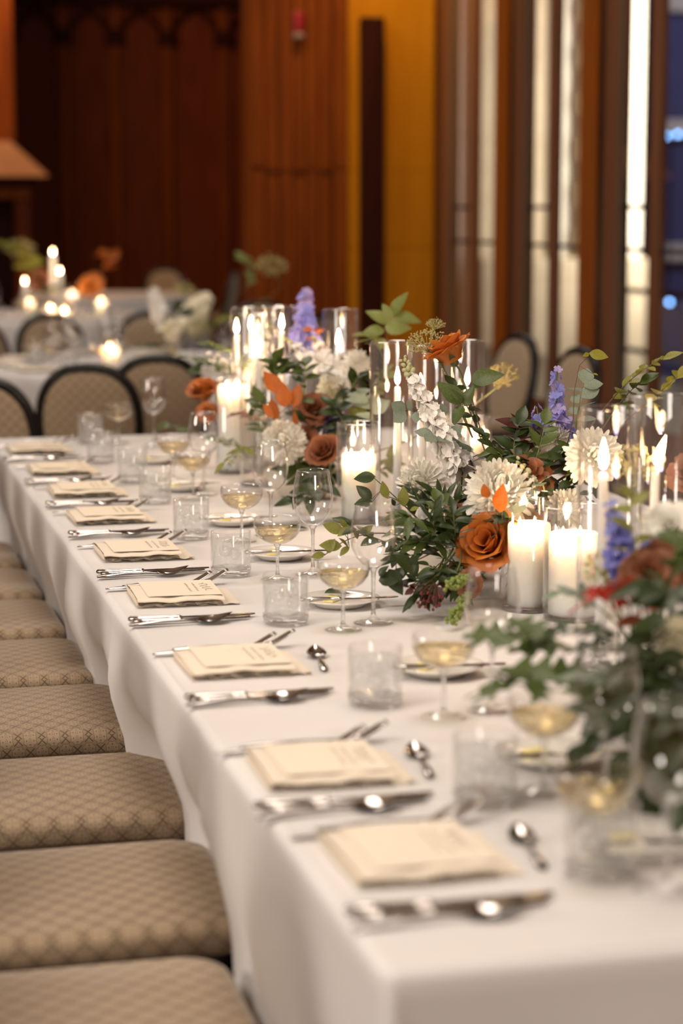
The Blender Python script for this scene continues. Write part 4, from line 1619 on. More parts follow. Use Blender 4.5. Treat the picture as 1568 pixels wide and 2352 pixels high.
spike('pale green white stock buds behind the big chrysanthemum', ((1.286, 3.735, 0.958), (1.3, 3.734, 0.974), (1.298, 3.747, 0.989)), root(B1), ['cream_petal'], 8, .012, 5, 'stock_flower', 'white stocks', 6)
spike('blue delphinium spike standing clear before the chair back', ((1.427, 3.899, 1.037), (1.423, 3.939, 1.089), (1.439, 3.988, 1.168)), root(B1), ['blue_petal', 'blue_petal', 'lilac_petal'], 26, .024, 6)
spike('short blue delphinium low on the vine', ((1.382, 3.911, 1.045), (1.377, 3.916, 1.071), (1.379, 3.941, 1.099)), root(B1), ['blue_petal', 'lilac_petal'], 9, .022, 7)
lace('pale lace flower beside the apricot rose', (1.237, 4.254, 1.217), (-.35, -.3, .85), 0.034, (1.31, 4.144, 1.018), seed=1, via=(1.269, 4.216, 1.154))
lace('small lace tuft above the apricot rose', (1.269, 4.282, 1.25), (0, -.3, .95), 0.017, (1.31, 4.144, 1.018), seed=2, via=(1.275, 4.235, 1.153))
lace('yellow flower head against the leaning chair back', (1.591, 4.804, 1.096), (-.2, -.5, .8), 0.034, root(B2), 'yellow_floret', 3)

r1 = lambda: root(B1)
NG = 'leafy sprays in the middle arrangement'
spray('dark green spray of pointed leaves under the white chrysanthemum', (r1(), (1.13, 3.848, 0.897), (1.109, 3.913, 0.949)), 'lance', 'dark_green_leaf', 16, .060, 21, group=NG, jit=.5)
spray('twig of dark leaves crossing behind the wine glass bowl', ((1.12, 3.769, 0.842), (1.032, 3.762, 0.863), (0.961, 3.816, 0.895)), 'oval', 'dark_green_leaf', 12, .046, 25, 'brown_stem', .25, group=NG)
spray('dense green leaves filling the clump below the chrysanthemum', ((1.153, 3.763, 0.858), (1.095, 3.727, 0.87), (1.049, 3.76, 0.871)), 'lance', 'mid_green_leaf', 18, .054, 27, group=NG, jit=.6)
spray('dark leaves at the foot of the clump over the berries', ((1.147, 3.743, 0.853), (1.086, 3.64, 0.827), (1.036, 3.595, 0.797)), 'lance', 'dark_green_leaf', 16, .052, 28, group=NG, jit=.6)
spray('green leaves between the orange rose and the clump', ((1.165, 3.747, 0.843), (1.135, 3.719, 0.882), (1.123, 3.751, 0.936)), 'oval', 'mid_green_leaf', 14, .050, 29, group=NG, jit=.5)
spray('dark leaves below the large orange rose', ((1.163, 3.739, 0.853), (1.124, 3.641, 0.829), (1.088, 3.605, 0.805)), 'lance', 'dark_green_leaf', 14, .050, 30, group=NG, jit=.6)
spray('burgundy twig with small round leaves on the cloth', ((1.127, 3.735, 0.838), (1.048, 3.595, 0.812), (1.017, 3.602, 0.812)), 'oval', 'burgundy_leaf', 12, .030, 31, 'brown_stem', group=NG, jit=.5)
spray('burgundy leaves hanging over the cloth beside the berries', ((1.137, 3.711, 0.834), (1.067, 3.59, 0.808), (1.049, 3.571, 0.792)), 'oval', 'burgundy_leaf', 12, .034, 32, 'brown_stem', group=NG, jit=.5)
spray('second grey eucalyptus sprig over the white stock', ((1.264, 3.98, 0.962), (1.24, 3.994, 1.014), (1.186, 4.011, 1.04)), 'round', 'sage_leaf', 7, .044, 34, 'brown_stem', .3, group=NG)
spray('dark leafy stem rising to the apricot rose', ((1.321, 4.072, 0.976), (1.303, 4.121, 1.061), (1.279, 4.167, 1.121)), 'oval', 'dark_green_leaf', 8, .046, 35, 'brown_stem', .3, group=NG)
spray('vine of small dark leaves over the low candle cylinder', ((1.3, 3.866, 0.957), (1.291, 3.897, 1.006), (1.271, 3.949, 1.044)), 'oval', 'dark_green_leaf', 14, .042, 37, 'brown_stem', group=NG, jit=.5)
spray('dense green leaves before the blue delphinium', ((1.318, 3.841, 0.96), (1.31, 3.873, 1.017), (1.327, 3.897, 1.07)), 'oval', 'dark_green_leaf', 14, .050, 38, group=NG, jit=.5)
spray('green leaves climbing between the big chrysanthemum and delphinium', ((1.326, 3.839, 0.96), (1.349, 3.843, 1.019), (1.37, 3.866, 1.072)), 'oval', 'mid_green_leaf', 12, .048, 39, group=NG, jit=.5)
spray('dark leaves along the front of the vine', ((1.341, 3.805, 0.964), (1.314, 3.818, 1.006), (1.262, 3.863, 1.011)), 'lance', 'dark_green_leaf', 14, .052, 40, group=NG, jit=.5)
spray('burgundy leaves between the low candle and the delphinium', ((1.356, 3.875, 0.972), (1.361, 3.904, 1.029), (1.337, 3.914, 1.059)), 'broad', 'burgundy_leaf', 9, .060, 41, group=NG, jit=.5)
spray('sage leaves behind the blue delphinium', ((1.443, 3.891, 1.011), (1.46, 3.928, 1.076), (1.49, 3.972, 1.142)), 'round', 'sage_leaf', 8, .044, 42, group=NG)
spray('leafy vine arching over the glass cylinders to the window', ((1.435, 3.844, 1.034), (1.503, 3.792, 1.148), (1.569, 3.753, 1.204)), 'oval', 'olive_leaf', 11, .044, 44, 'brown_stem', .35, group=NG)
spray('yellow green leaves at the end of the window-side vine', ((1.459, 3.788, 1.047), (1.505, 3.684, 1.124), (1.555, 3.649, 1.179)), 'oval', 'yellow_green_leaf', 9, .044, 45, 'brown_stem', .45, group=NG)
spray('dark leaves behind the rims of the near glass cylinders', ((1.433, 3.791, 1.022), (1.494, 3.79, 1.114), (1.536, 3.785, 1.156)), 'oval', 'mid_green_leaf', 12, .046, 46, 'brown_stem', .3, group=NG, jit=.5)
spray('grey green leaves around the tan rose', ((1.332, 3.754, 0.954), (1.314, 3.74, 0.973), (1.275, 3.714, 0.944)), 'round', 'sage_leaf', 8, .036, 48, group=NG, jit=.5)
spray('dark green leaves beneath the big chrysanthemum', ((1.272, 3.704, 0.871), (1.248, 3.685, 0.908), (1.224, 3.692, 0.916)), 'oval', 'dark_green_leaf', 10, .042, 49, group=NG, jit=.5)
spray('pale narrow leaves lying over the clump beside the orange rose', ((1.165, 3.748, 0.918), (1.111, 3.739, 0.905), (1.052, 3.742, 0.894)), 'lance', 'sage_leaf', 8, .052, 50, group=NG)
spray('dark filler leaves left of the leaf clump heart', (r1(), (1.082, 3.756, 0.904), (1.045, 3.717, 0.927)), 'lance', 'mid_green_leaf', 18, .054, 200, group=NG, jit=.7, f0=.25)
spray('dark filler leaves low towards the wine glass in the clump', (r1(), (1.088, 3.746, 0.847), (1.03, 3.708, 0.843)), 'lance', 'dark_green_leaf', 18, .054, 201, group=NG, jit=.7, f0=.25)
spray('dark filler leaves upright in the leaf clump heart', (r1(), (1.121, 3.743, 0.879), (1.1, 3.703, 0.927)), 'lance', 'dark_green_leaf', 18, .054, 202, group=NG, jit=.7, f0=.25)
spray('dark filler leaves across the foot of the clump', (r1(), (1.135, 3.731, 0.822), (1.085, 3.693, 0.831)), 'lance', 'mid_green_leaf', 18, .054, 203, group=NG, jit=.7, f0=.25)
spray('dark filler leaves under the tan rosebud', (r1(), (1.148, 3.735, 0.871), (1.132, 3.695, 0.927)), 'lance', 'dark_green_leaf', 18, .054, 204, group=NG, jit=.7, f0=.25)
spray('dark filler leaves low over the burgundy leaves', (r1(), (1.098, 3.736, 0.798), (1.053, 3.698, 0.815)), 'lance', 'dark_green_leaf', 18, .054, 205, group=NG, jit=.7, f0=.25)
spray('dark filler leaves in the shade under the orange rose', (r1(), (1.158, 3.723, 0.806), (1.135, 3.675, 0.798)), 'lance', 'mid_green_leaf', 18, .054, 206, group=NG, jit=.7, f0=.25)
spray('green filler leaves behind the big chrysanthemum', (r1(), (1.294, 3.822, 0.929), (1.279, 3.832, 0.971)), 'oval', 'mid_green_leaf', 16, .050, 220, group=NG, jit=.7, f0=.25)
spray('green filler leaves under the tan rose', (r1(), (1.338, 3.808, 0.912), (1.336, 3.815, 0.954)), 'oval', 'dark_green_leaf', 16, .050, 221, group=NG, jit=.7, f0=.25)
spray('green filler leaves before the cylinder chrysanthemum', (r1(), (1.385, 3.803, 0.954), (1.394, 3.806, 0.988)), 'oval', 'dark_green_leaf', 16, .050, 222, group=NG, jit=.7, f0=.25)
spray('green filler leaves below the slim pillar', (r1(), (1.274, 3.812, 0.829), (1.297, 3.8, 0.787)), 'oval', 'mid_green_leaf', 16, .050, 223, group=NG, jit=.7, f0=.25)
spray('green filler leaves between the stock and the chrysanthemum', (r1(), (1.22, 3.839, 0.921), (1.221, 3.845, 0.963)), 'oval', 'dark_green_leaf', 16, .050, 224, group=NG, jit=.7, f0=.25)
spray('green filler leaves at the foot of the near cylinders', (r1(), (1.418, 3.796, 0.963), (1.429, 3.788, 0.929)), 'oval', 'dark_green_leaf', 16, .050, 225, group=NG, jit=.7, f0=.25)
spray('green filler leaves under the vine', (r1(), (1.271, 3.836, 0.988), (1.248, 3.847, 1.021)), 'oval', 'mid_green_leaf', 16, .050, 226, group=NG, jit=.7, f0=.25)
spray('green filler leaves under the delphinium', (r1(), (1.37, 3.814, 1.004), (1.396, 3.811, 1.025)), 'oval', 'dark_green_leaf', 16, .050, 227, group=NG, jit=.7, f0=.25)
# sprigs whose leaves stand apart
sprig('two orange leaves standing before the big white chrysanthemum', (r1(), (1.187, 3.615, 0.896), (1.173, 3.614, 0.941)), [((1.192, 3.599, 0.941), (1.194, 3.596, 0.995)), ((1.17, 3.608, 0.967), (1.161, 3.604, 0.994))], 'ovate', 'orange_leaf', group='orange leaf sprigs', seed=1, face=(-.2, -1, .2))
sprig('arching vine of dark and olive leaves left of the tapers', ((1.146, 3.826, 0.849), (1.081, 3.832, 0.92), (1.019, 3.856, 0.98)), [((1.019, 3.836, 0.983), (0.977, 3.836, 0.981)), ((1.011, 3.832, 0.94), (0.981, 3.832, 0.967)), ((1.09, 3.807, 0.912), (1.075, 3.806, 0.945)), ((1.012, 3.831, 0.936), (0.976, 3.829, 0.933)), ((1.053, 3.819, 0.928), (1.046, 3.813, 0.942))], 'oval', 'dark_green_leaf', group=NG, seed=2)
sprig('olive leaves upright on the arching vine', ((1.139, 3.817, 0.849), (1.083, 3.821, 0.918), (1.043, 3.834, 0.944)), [((1.037, 3.815, 0.943), (1.025, 3.812, 0.976)), ((1.066, 3.805, 0.928), (1.065, 3.801, 0.967)), ((1.062, 3.808, 0.938), (1.049, 3.802, 0.945)), ((1.078, 3.801, 0.921), (1.092, 3.789, 0.928))], 'oval', 'olive_leaf', group=NG, seed=3)
sprig('long twig of bronze leaves lying low towards the sharp wine glass', ((1.126, 3.789, 0.845), (1.009, 3.802, 0.879), (0.919, 3.838, 0.834)), [((0.951, 3.817, 0.882), (0.912, 3.818, 0.898)), ((0.957, 3.817, 0.891), (0.943, 3.812, 0.907)), ((0.969, 3.814, 0.892), (0.937, 3.809, 0.877)), ((0.947, 3.814, 0.854), (0.904, 3.815, 0.859)), ((0.92, 3.818, 0.841), (0.931, 3.809, 0.87)), ((0.958, 3.811, 0.853), (0.942, 3.807, 0.873)), ((0.915, 3.819, 0.84), (0.888, 3.815, 0.836)), ((0.961, 3.81, 0.854), (0.94, 3.803, 0.839)), ((0.977, 3.808, 0.868), (0.969, 3.803, 0.89)), ((0.985, 3.808, 0.877), (1.003, 3.796, 0.895))], 'oval', 'olive_leaf', group=NG, seed=4)
sprig('dark glossy leaves drooping to the cloth beside the wine glass foot', ((1.12, 3.739, 0.853), (1.047, 3.663, 0.845), (0.983, 3.613, 0.828)), [((0.999, 3.615, 0.867), (1.032, 3.592, 0.837)), ((0.968, 3.617, 0.83), (0.98, 3.607, 0.851)), ((0.986, 3.615, 0.842), (1.003, 3.593, 0.797)), ((0.967, 3.616, 0.821), (1.007, 3.597, 0.831)), ((1.007, 3.61, 0.845), (0.993, 3.598, 0.815)), ((1.023, 3.607, 0.851), (1.037, 3.596, 0.868))], 'broad', 'dark_green_leaf', group=NG, seed=5)
sprig('dark pointed leaves standing beside the big chrysanthemum', (r1(), (1.144, 3.792, 0.896), (1.147, 3.819, 0.943)), [((1.129, 3.803, 0.948), (1.094, 3.807, 0.982)), ((1.139, 3.801, 0.948), (1.13, 3.797, 0.979)), ((1.15, 3.797, 0.942), (1.163, 3.788, 0.976)), ((1.127, 3.802, 0.936), (1.086, 3.802, 0.939)), ((1.165, 3.793, 0.936), (1.173, 3.785, 0.97)), ((1.132, 3.802, 0.942), (1.107, 3.8, 0.96)), ((1.143, 3.798, 0.939), (1.147, 3.792, 0.969)), ((1.137, 3.798, 0.928), (1.114, 3.792, 0.915)), ((1.154, 3.794, 0.928), (1.168, 3.783, 0.943)), ((1.145, 3.795, 0.919), (1.122, 3.788, 0.904))], 'lance', 'dark_green_leaf', group=NG, seed=6)
sprig('toothed dark leaves on a twig beside the apricot rose', ((1.31, 4.083, 1.029), (1.3, 4.105, 1.09), (1.296, 4.133, 1.133)), [((1.293, 4.103, 1.138), (1.355, 4.081, 1.161)), ((1.295, 4.101, 1.127), (1.323, 4.087, 1.15)), ((1.276, 4.1, 1.089), (1.247, 4.092, 1.053)), ((1.271, 4.102, 1.093), (1.249, 4.101, 1.123)), ((1.278, 4.1, 1.09), (1.292, 4.092, 1.132)), ((1.271, 4.102, 1.095), (1.228, 4.109, 1.141))], 'broad', 'mid_green_leaf', group=NG, seed=7)
sprig('grey eucalyptus sprig with rounded leaves crossing the tapers', ((1.27, 4, 0.968), (1.214, 4.06, 1.065), (1.146, 4.131, 1.08)), [((1.144, 4.07, 1.085), (1.114, 4.069, 1.101)), ((1.144, 4.07, 1.084), (1.118, 4.063, 1.063)), ((1.155, 4.067, 1.084), (1.145, 4.062, 1.106)), ((1.165, 4.064, 1.083), (1.162, 4.052, 1.062)), ((1.185, 4.06, 1.085), (1.195, 4.041, 1.048)), ((1.218, 4.05, 1.074), (1.211, 4.045, 1.101)), ((1.202, 4.053, 1.067), (1.208, 4.035, 1.03)), ((1.224, 4.046, 1.06), (1.213, 4.034, 1.03)), ((1.252, 4.038, 1.054), (1.22, 4.032, 1.03)), ((1.19, 4.058, 1.083), (1.183, 4.053, 1.104))], 'round', 'sage_leaf', group=NG, seed=8)
sprig('yellow green leaf on a long bare tendril before the second chair back', [(1.417, 3.868, 1.023), (1.439, 3.892, 1.08), (1.449, 3.917, 1.13), (1.468, 3.941, 1.18), (1.495, 3.958, 1.199)], [((1.488, 3.94, 1.205), (1.521, 3.92, 1.198)), ((1.488, 3.94, 1.204), (1.473, 3.933, 1.2)), ((1.493, 3.933, 1.164), (1.5, 3.92, 1.163))], 'oval', 'yellow_green_leaf', group=NG, seed=9, sr=.0009)
# lime plumes and berries
for i, (a, b, lab) in enumerate((((1.118, 3.554, 0.796), (1.063, 3.481, 0.769), 'lime green plume hanging to the cloth before the glass'), ((1.125, 3.577, 0.824), (1.076, 3.537, 0.821), 'lime green plume tip beside the berries'))):
    t = thing('amaranth_plume', lab, 'flower', a, 0, 'lime plumes')
    rnd = random.Random(i)
    e = Vector(b) - Vector(a)
    mb = MB()
    for k in range(110):
        f = k / 110
        mb.ball(e * f + Vector((rnd.uniform(-1, 1), rnd.uniform(-1, 1), rnd.uniform(-1, 1))) * .009, rnd.uniform(.0025, .0045), 6, 4)
    o = mb.build('plume', 'lime_plume', t)
    o['kind'] = 'stuff'
    q = Vector(root(B1)) - Vector(a)
    MB().tube([(0, 0, 0), q * .5, q], .0018, 5).build('stem', 'green_stem', t)
t = thing('berry_twig', 'twig of dark red berries on the cloth below the clump', 'berries', (1.068, 3.591, 0.816))
rnd = random.Random(8)
bm_ = MB().ball((0, 0, 0), .0032, 8, 6).mesh('berry', 'berry')
for k in range(16):
    p = Vector((1.043, 3.55, 0.783)) - Vector((1.068, 3.591, 0.816)) + Vector((rnd.uniform(-.022, .022), rnd.uniform(-.02, .02), rnd.uniform(-.006, .026)))
    put(bm_, 'berry', t, loc=p)
    MB().tube([(0, 0, 0), p * .6 + Vector((0, 0, .006)), p], .0006, 4).build('stalk', 'brown_stem', t)

# back arrangement ---------------------------------------------------
r2 = lambda: root(B2)
mum('shaggy white chrysanthemum behind the wine glass, back arrangement', (1.116, 5.103, 0.914), (-.35, -.85, .35), 0.062, r2(), seed=3, n=170, shag=1.1)
mum('small white chrysanthemum beside the tall middle cylinder', (1.375, 5.377, 1.087), (-.2, -.7, .6), 0.042, r2(), seed=7, n=110)
mum('ivory bloom low behind the orange leaves', (1.302, 5.334, 1.025), (-.3, -.75, .5), 0.048, r2(), 'cream_petal', seed=8, n=110)
rose('orange rose glowing low between the back candles', (1.189, 4.979, 0.902), (-.55, -.6, .55), 0.040, 'rust_petal', r2(), 11, cup=True)
rose('orange rose beside the far pillar candle', (1.056, 5.908, 0.979), (-.3, -.3, .9), 0.044, 'deep_orange_petal', (1.152, 5.547, 0.808), 12, cup=True)
rose('dusky rust rose behind the orange leaves', (1.218, 5.193, 0.988), (-.1, -.7, .7), 0.048, 'rust_petal', r2(), 13)
rose('red orange bloom behind the front wine glass of the back group', (1.057, 5.847, 0.92), (-.3, -.8, .4), 0.028, 'deep_orange_petal', (1.152, 5.547, 0.808), 14)
rose('rust bloom low above the back orange rose', (1.18, 5.14, 0.922), (-.2, -.8, .5), 0.030, 'rust_petal', r2(), 15)
spike('white stock florets leaning beside the back tapers', ((1.181, 5.622, 1.016), (1.177, 5.661, 1.061), (1.212, 5.738, 1.146)), r2(), ['stock_petal', 'cream_petal'], 22, .026, 51, 'stock_flower', 'white stocks', 5)
spike('white stock spike leaning across the back arrangement', ((1.33, 5.328, 1.036), (1.275, 5.369, 1.075), (1.222, 5.474, 1.132)), r2(), ['stock_petal'], 26, .030, 52, 'stock_flower', 'white stocks', 6, nper=6, ruf=.4)
spike('white stock rising at the middle of the back arrangement', ((1.332, 5.434, 1.051), (1.309, 5.446, 1.092), (1.299, 5.506, 1.129)), r2(), ['stock_petal'], 18, .028, 53, 'stock_flower', 'white stocks', 4)
spike('lilac blue delphinium standing tallest over the back arrangement', ((1.339, 5.805, 1.11), (1.346, 5.867, 1.181), (1.366, 5.925, 1.255)), r2(), ['lilac_petal', 'blue_petal'], 22, .036, 54, wid=1.3)
spike('deep plum delphinium in shade above the back orange rose', ((1.255, 5.12, 0.911), (1.259, 5.145, 0.947), (1.262, 5.171, 0.984)), r2(), ['plum_petal'], 16, .030, 55)
NB = 'leafy sprays in the back arrangement'
spray('red orange leaves under the lilac delphinium', (r2(), (1.328, 5.646, 1.071), (1.334, 5.709, 1.155)), 'ovate', 'orange_leaf', 6, .044, 58, 'brown_stem', .5, group='orange leaf sprigs', jit=.3)
spray('brown leaf sprig before the far pillar candle', ((1.136, 5.25, 0.889), (1.094, 5.322, 0.951), (1.049, 5.386, 0.957)), 'lance', 'brown_leaf', 10, .052, 59, 'brown_stem', .3, group=NB)
sprig('bright orange leaves standing over the shaggy white chrysanthemum', (r2(), (1.143, 5.074, 0.973), (1.11, 5.124, 1.046)), [((1.1, 5.073, 1.038), (1.063, 5.08, 1.092)), ((1.113, 5.065, 1.002), (1.105, 5.066, 1.065)), ((1.133, 5.06, 1.002), (1.147, 5.055, 1.061)), ((1.086, 5.068, 0.978), (1.058, 5.069, 1.01)), ((1.092, 5.065, 0.972), (1.075, 5.067, 1.024)), ((1.139, 5.052, 0.958), (1.131, 5.048, 0.993))], 'ovate', 'orange_leaf', group='orange leaf sprigs', seed=11, face=(-.2, -1, .1))
sprig('large pale green leaves rising over the middle cylinders', ((1.44, 5.298, 1.014), (1.442, 5.316, 1.138), (1.441, 5.324, 1.189)), [((1.446, 5.323, 1.193), (1.394, 5.331, 1.231)), ((1.458, 5.322, 1.204), (1.431, 5.323, 1.242)), ((1.461, 5.322, 1.213), (1.489, 5.315, 1.279)), ((1.461, 5.322, 1.209), (1.53, 5.294, 1.206)), ((1.437, 5.324, 1.184), (1.503, 5.297, 1.182)), ((1.437, 5.322, 1.173), (1.372, 5.327, 1.17))], 'broad', 'pale_green_leaf', group=NB, seed=12)
spray('olive leaves behind the middle cylinder rims', ((1.428, 5.253, 1.041), (1.409, 5.271, 1.13), (1.379, 5.335, 1.161)), 'oval', 'olive_leaf', 8, .052, 62, group=NB, jit=.4)
spray('sage leaves between the back flowers and the tall cylinder', ((1.313, 4.95, 0.917), (1.31, 4.962, 0.991), (1.307, 5.021, 1.034)), 'broad', 'sage_leaf', 7, .062, 63, group=NB, jit=.4)
spray('dark green leaves under the back arrangement', ((1.218, 5.015, 0.847), (1.178, 4.942, 0.846), (1.132, 4.931, 0.838)), 'oval', 'dark_green_leaf', 14, .056, 64, group=NB, jit=.6)
spray('dark leaves behind the sharp wine glass', ((1.229, 5.014, 0.857), (1.125, 4.806, 0.823), (1.062, 4.788, 0.806)), 'broad', 'dark_green_leaf', 10, .062, 65, group=NB, jit=.4)
spray('shadowed green leaves around the plum delphinium', ((1.261, 5.009, 0.879), (1.266, 5.071, 0.949), (1.247, 5.135, 0.998)), 'oval', 'dark_green_leaf', 16, .056, 66, group=NB, jit=.6)
spray('fern-like leaves hanging before the wine glass stem', ((1.082, 5.211, 0.883), (1.029, 5.173, 0.889), (0.971, 5.131, 0.86)), 'lance', 'olive_leaf', 7, .048, 67, 'green_stem', .2, group=NB)
spray('small bright fern sprig touching the cloth', ((1.071, 5.213, 0.878), (1.018, 5.174, 0.878), (0.972, 5.097, 0.846)), 'needle', 'mid_green_leaf', 22, .020, 68, 'green_stem', .3, group=NB)
spray('olive foliage fountain at the far end of the table', ((1.205, 5.8, 0.852), (1.165, 6.042, 1.008), (1.055, 6.231, 1.048)), 'oval', 'mid_green_leaf', 20, .050, 69, 'green_stem', .3, group=NB, jit=.5)
spray('fine green foliage above the far pillar candle', ((1.217, 5.797, 0.852), (1.203, 6.036, 1.034), (1.111, 6.172, 1.091)), 'lance', 'mid_green_leaf', 22, .045, 70, 'green_stem', .4, group=NB, jit=.5)
spray('dark green sprig drooping beside the oval chair back', ((1.205, 5.8, 0.852), (1.143, 5.998, 1.025), (1.062, 6.121, 1.017)), 'oval', 'dark_green_leaf', 18, .045, 71, 'green_stem', .4, group=NB, jit=.5)
spike('small white florets among the far green foliage', ((1.181, 5.927, 0.966), (1.155, 5.995, 1.025), (1.104, 6.065, 1.065)), (1.205, 5.8, 0.852), ['stock_petal'], 16, .020, 72, 'stock_flower', 'white stocks', 0, wid=2.2)
spray('leaf sprig lying by the far coupe', ((1.092, 6.083, 0.813), (1.051, 6.149, 0.839), (1.003, 6.214, 0.847)), 'broad', 'mid_green_leaf', 5, .062, 73, group=NB, jit=.3)
spray('sage leaves low beside the far wine glass', ((1.087, 5.465, 0.855), (1.054, 5.476, 0.867), (1.02, 5.486, 0.878)), 'round', 'sage_leaf', 8, .040, 74, group=NB, jit=.4)
spray('green leaves behind the back roses', ((1.179, 5.34, 0.866), (1.135, 5.462, 0.913), (1.136, 5.525, 0.989)), 'oval', 'mid_green_leaf', 12, .050, 75, group=NB, jit=.5)
spray('leafy filler below the shaggy chrysanthemum', (r2(), (1.178, 5.182, 0.85), (1.145, 5.188, 0.834)), 'oval', 'mid_green_leaf', 16, .058, 240, group=NB, jit=.7, f0=.3)
spray('leafy filler behind the orange leaves', (r2(), (1.213, 5.183, 0.916), (1.182, 5.197, 0.961)), 'oval', 'dark_green_leaf', 16, .058, 241, group=NB, jit=.7, f0=.3)
spray('leafy filler beside the plum delphinium', (r2(), (1.289, 5.164, 0.916), (1.312, 5.165, 0.961)), 'oval', 'olive_leaf', 16, .058, 242, group=NB, jit=.7, f0=.3)
spray('leafy filler under the leaning stock', (r2(), (1.196, 5.207, 1.049), (1.176, 5.219, 1.093)), 'oval', 'mid_green_leaf', 16, .058, 243, group=NB, jit=.7, f0=.3)
spray('leafy filler under the ivory bloom', (r2(), (1.304, 5.177, 1.027), (1.337, 5.174, 1.06)), 'oval', 'dark_green_leaf', 16, .058, 244, group=NB, jit=.7, f0=.3)
spray('leafy filler behind the middle cylinder', (r2(), (1.368, 5.161, 1.027), (1.392, 5.162, 1.071)), 'oval', 'olive_leaf', 16, .058, 245, group=NB, jit=.7, f0=.3)
spray('leafy filler behind the far pillar candle', (r2(), (1.107, 5.218, 0.972), (1.075, 5.229, 0.994)), 'oval', 'mid_green_leaf', 16, .058, 246, group=NB, jit=.7, f0=.3)
spray('leafy filler low behind the near pillar', (r2(), (1.253, 5.16, 0.828), (1.285, 5.149, 0.806)), 'oval', 'dark_green_leaf', 16, .058, 247, group=NB, jit=.7, f0=.3)
spray('leafy filler behind the middle tapers', (r2(), (1.362, 5.133, 0.828), (1.406, 5.126, 0.85)), 'oval', 'olive_leaf', 16, .058, 248, group=NB, jit=.7, f0=.3)
spray('leafy filler among the back tapers', (r2(), (1.131, 5.223, 1.049), (1.133, 5.231, 1.104)), 'oval', 'mid_green_leaf', 16, .058, 249, group=NB, jit=.7, f0=.3)
for i, (p, lab) in enumerate((((0.908, 3.792, 0.788), 'single dark leaf on the plate edge by the coupe stem'), ((1.039, 4.709, 0.795), 'single dark green leaf on the cloth behind the wine glass stem'))):
    o = put(leaf('oval', 'dark_green_leaf'), 'fallen_leaf')
    o.matrix_world = frame((p[0], p[1], ZT + .019 if i == 0 else ZT + .003), (1, .2, .03), (0, -.2, 1), .055)
    tag(o, lab, 'leaf')

# nearest, blurred arrangement ---------------------------------------
r3 = lambda: root(B3)
N3 = 'leafy sprays in the nearest arrangement'
spray('large lobed green leaves reaching over the near cloth', (r3(), (0.931, 2.547, 0.923), (0.857, 2.597, 0.925)), 'lobed', 'mid_green_leaf', 8, .085, 81, group=N3, f0=.35, jit=.3)
spray('lower lobed green leaves over the blurred coupe', (r3(), (0.927, 2.471, 0.893), (0.823, 2.475, 0.889)), 'lobed', 'mid_green_leaf', 8, .085, 82, group=N3, f0=.3, jit=.3)
spray('lobed leaves filling the heart of the near arrangement', (r3(), (0.985, 2.483, 0.933), (0.938, 2.55, 0.951)), 'lobed', 'dark_green_leaf', 9, .080, 83, group=N3, f0=.2, jit=.5)
spray('dark shaded leaves under the cream bloom', (r3(), (0.978, 2.374, 0.89), (0.923, 2.278, 0.851)), 'broad', 'dark_green_leaf', 14, .075, 84, group=N3, f0=.1, jit=.6)
spray('dark shaded leaves at the frame edge under the cream bloom', (r3(), (1.02, 2.364, 0.89), (0.963, 2.214, 0.833)), 'broad', 'dark_green_leaf', 14, .080, 85, group=N3, f0=.1, jit=.6)
spray('drooping leaves behind the nearest wine glasses', (r3(), (0.944, 2.361, 0.884), (0.88, 2.311, 0.856)), 'broad', 'dark_green_leaf', 12, .070, 86, group=N3, f0=.1, jit=.5)
spray('grey stems and leaves below the red leaves', (r3(), (0.965, 2.403, 0.917), (0.912, 2.414, 0.907)), 'lance', 'sage_leaf', 12, .060, 87, group=N3, f0=.2, jit=.6)
spray('scarlet leaves in the nearest arrangement', (r3(), (1.045, 2.597, 0.958), (1.007, 2.638, 0.962)), 'lobed', 'red_leaf', 6, .062, 88, 'brown_stem', .35, group='orange leaf sprigs', jit=.3)
spray('olive brown leaves beside the scarlet leaves', (r3(), (1.05, 2.555, 0.963), (1.043, 2.633, 0.988)), 'oval', 'brown_leaf', 9, .055, 89, 'brown_stem', .3, group=N3, jit=.5)
spray('small leaves lying before the wide pillar candle', (r3(), (1.054, 2.726, 0.93), (1.026, 2.838, 0.933)), 'oval', 'sage_leaf', 10, .036, 90, group=N3, f0=.5, jit=.5)
spray('green leaves at the window side of the near arrangement', (r3(), (1.093, 2.571, 0.999), (1.131, 2.621, 1.049)), 'oval', 'mid_green_leaf', 10, .065, 91, group=N3, jit=.5)
spray('olive leaves between the blue flowers and the tapers', (r3(), (1.086, 2.678, 1.012), (1.114, 2.787, 1.088)), 'oval', 'olive_leaf', 10, .045, 92, group=N3, jit=.5)
spray('blurred broad leaves below the cream bloom', (r3(), (1.02, 2.451, 0.915), (0.985, 2.39, 0.863)), 'broad', 'dark_green_leaf', 14, .075, 262, group=N3, jit=.6, f0=.2)
spray('blurred broad leaves behind the rust roses', (r3(), (1.044, 2.455, 0.982), (1.001, 2.409, 1.02)), 'broad', 'dark_green_leaf', 14, .075, 263, group=N3, jit=.6, f0=.2)
spray('blurred broad leaves hanging low at the frame edge', (r3(), (1.017, 2.437, 0.816), (0.981, 2.375, 0.755)), 'broad', 'dark_green_leaf', 14, .075, 264, group=N3, jit=.6, f0=.2)
spray('blurred broad leaves lowest at the frame edge', (r3(), (1.05, 2.433, 0.844), (1.012, 2.366, 0.75)), 'broad', 'dark_green_leaf', 14, .075, 266, group=N3, jit=.6, f0=.2)
rose('brown rust rose blurred beside the blue flowers', (1.094, 2.653, 0.996), (-.4, -.6, .6), 0.036, 'rust_petal', r3(), 21)
rose('dark rust bloom behind the scarlet leaves', (1.132, 2.666, 1.006), (-.2, -.7, .6), 0.036, 'rust_petal', r3(), 22)
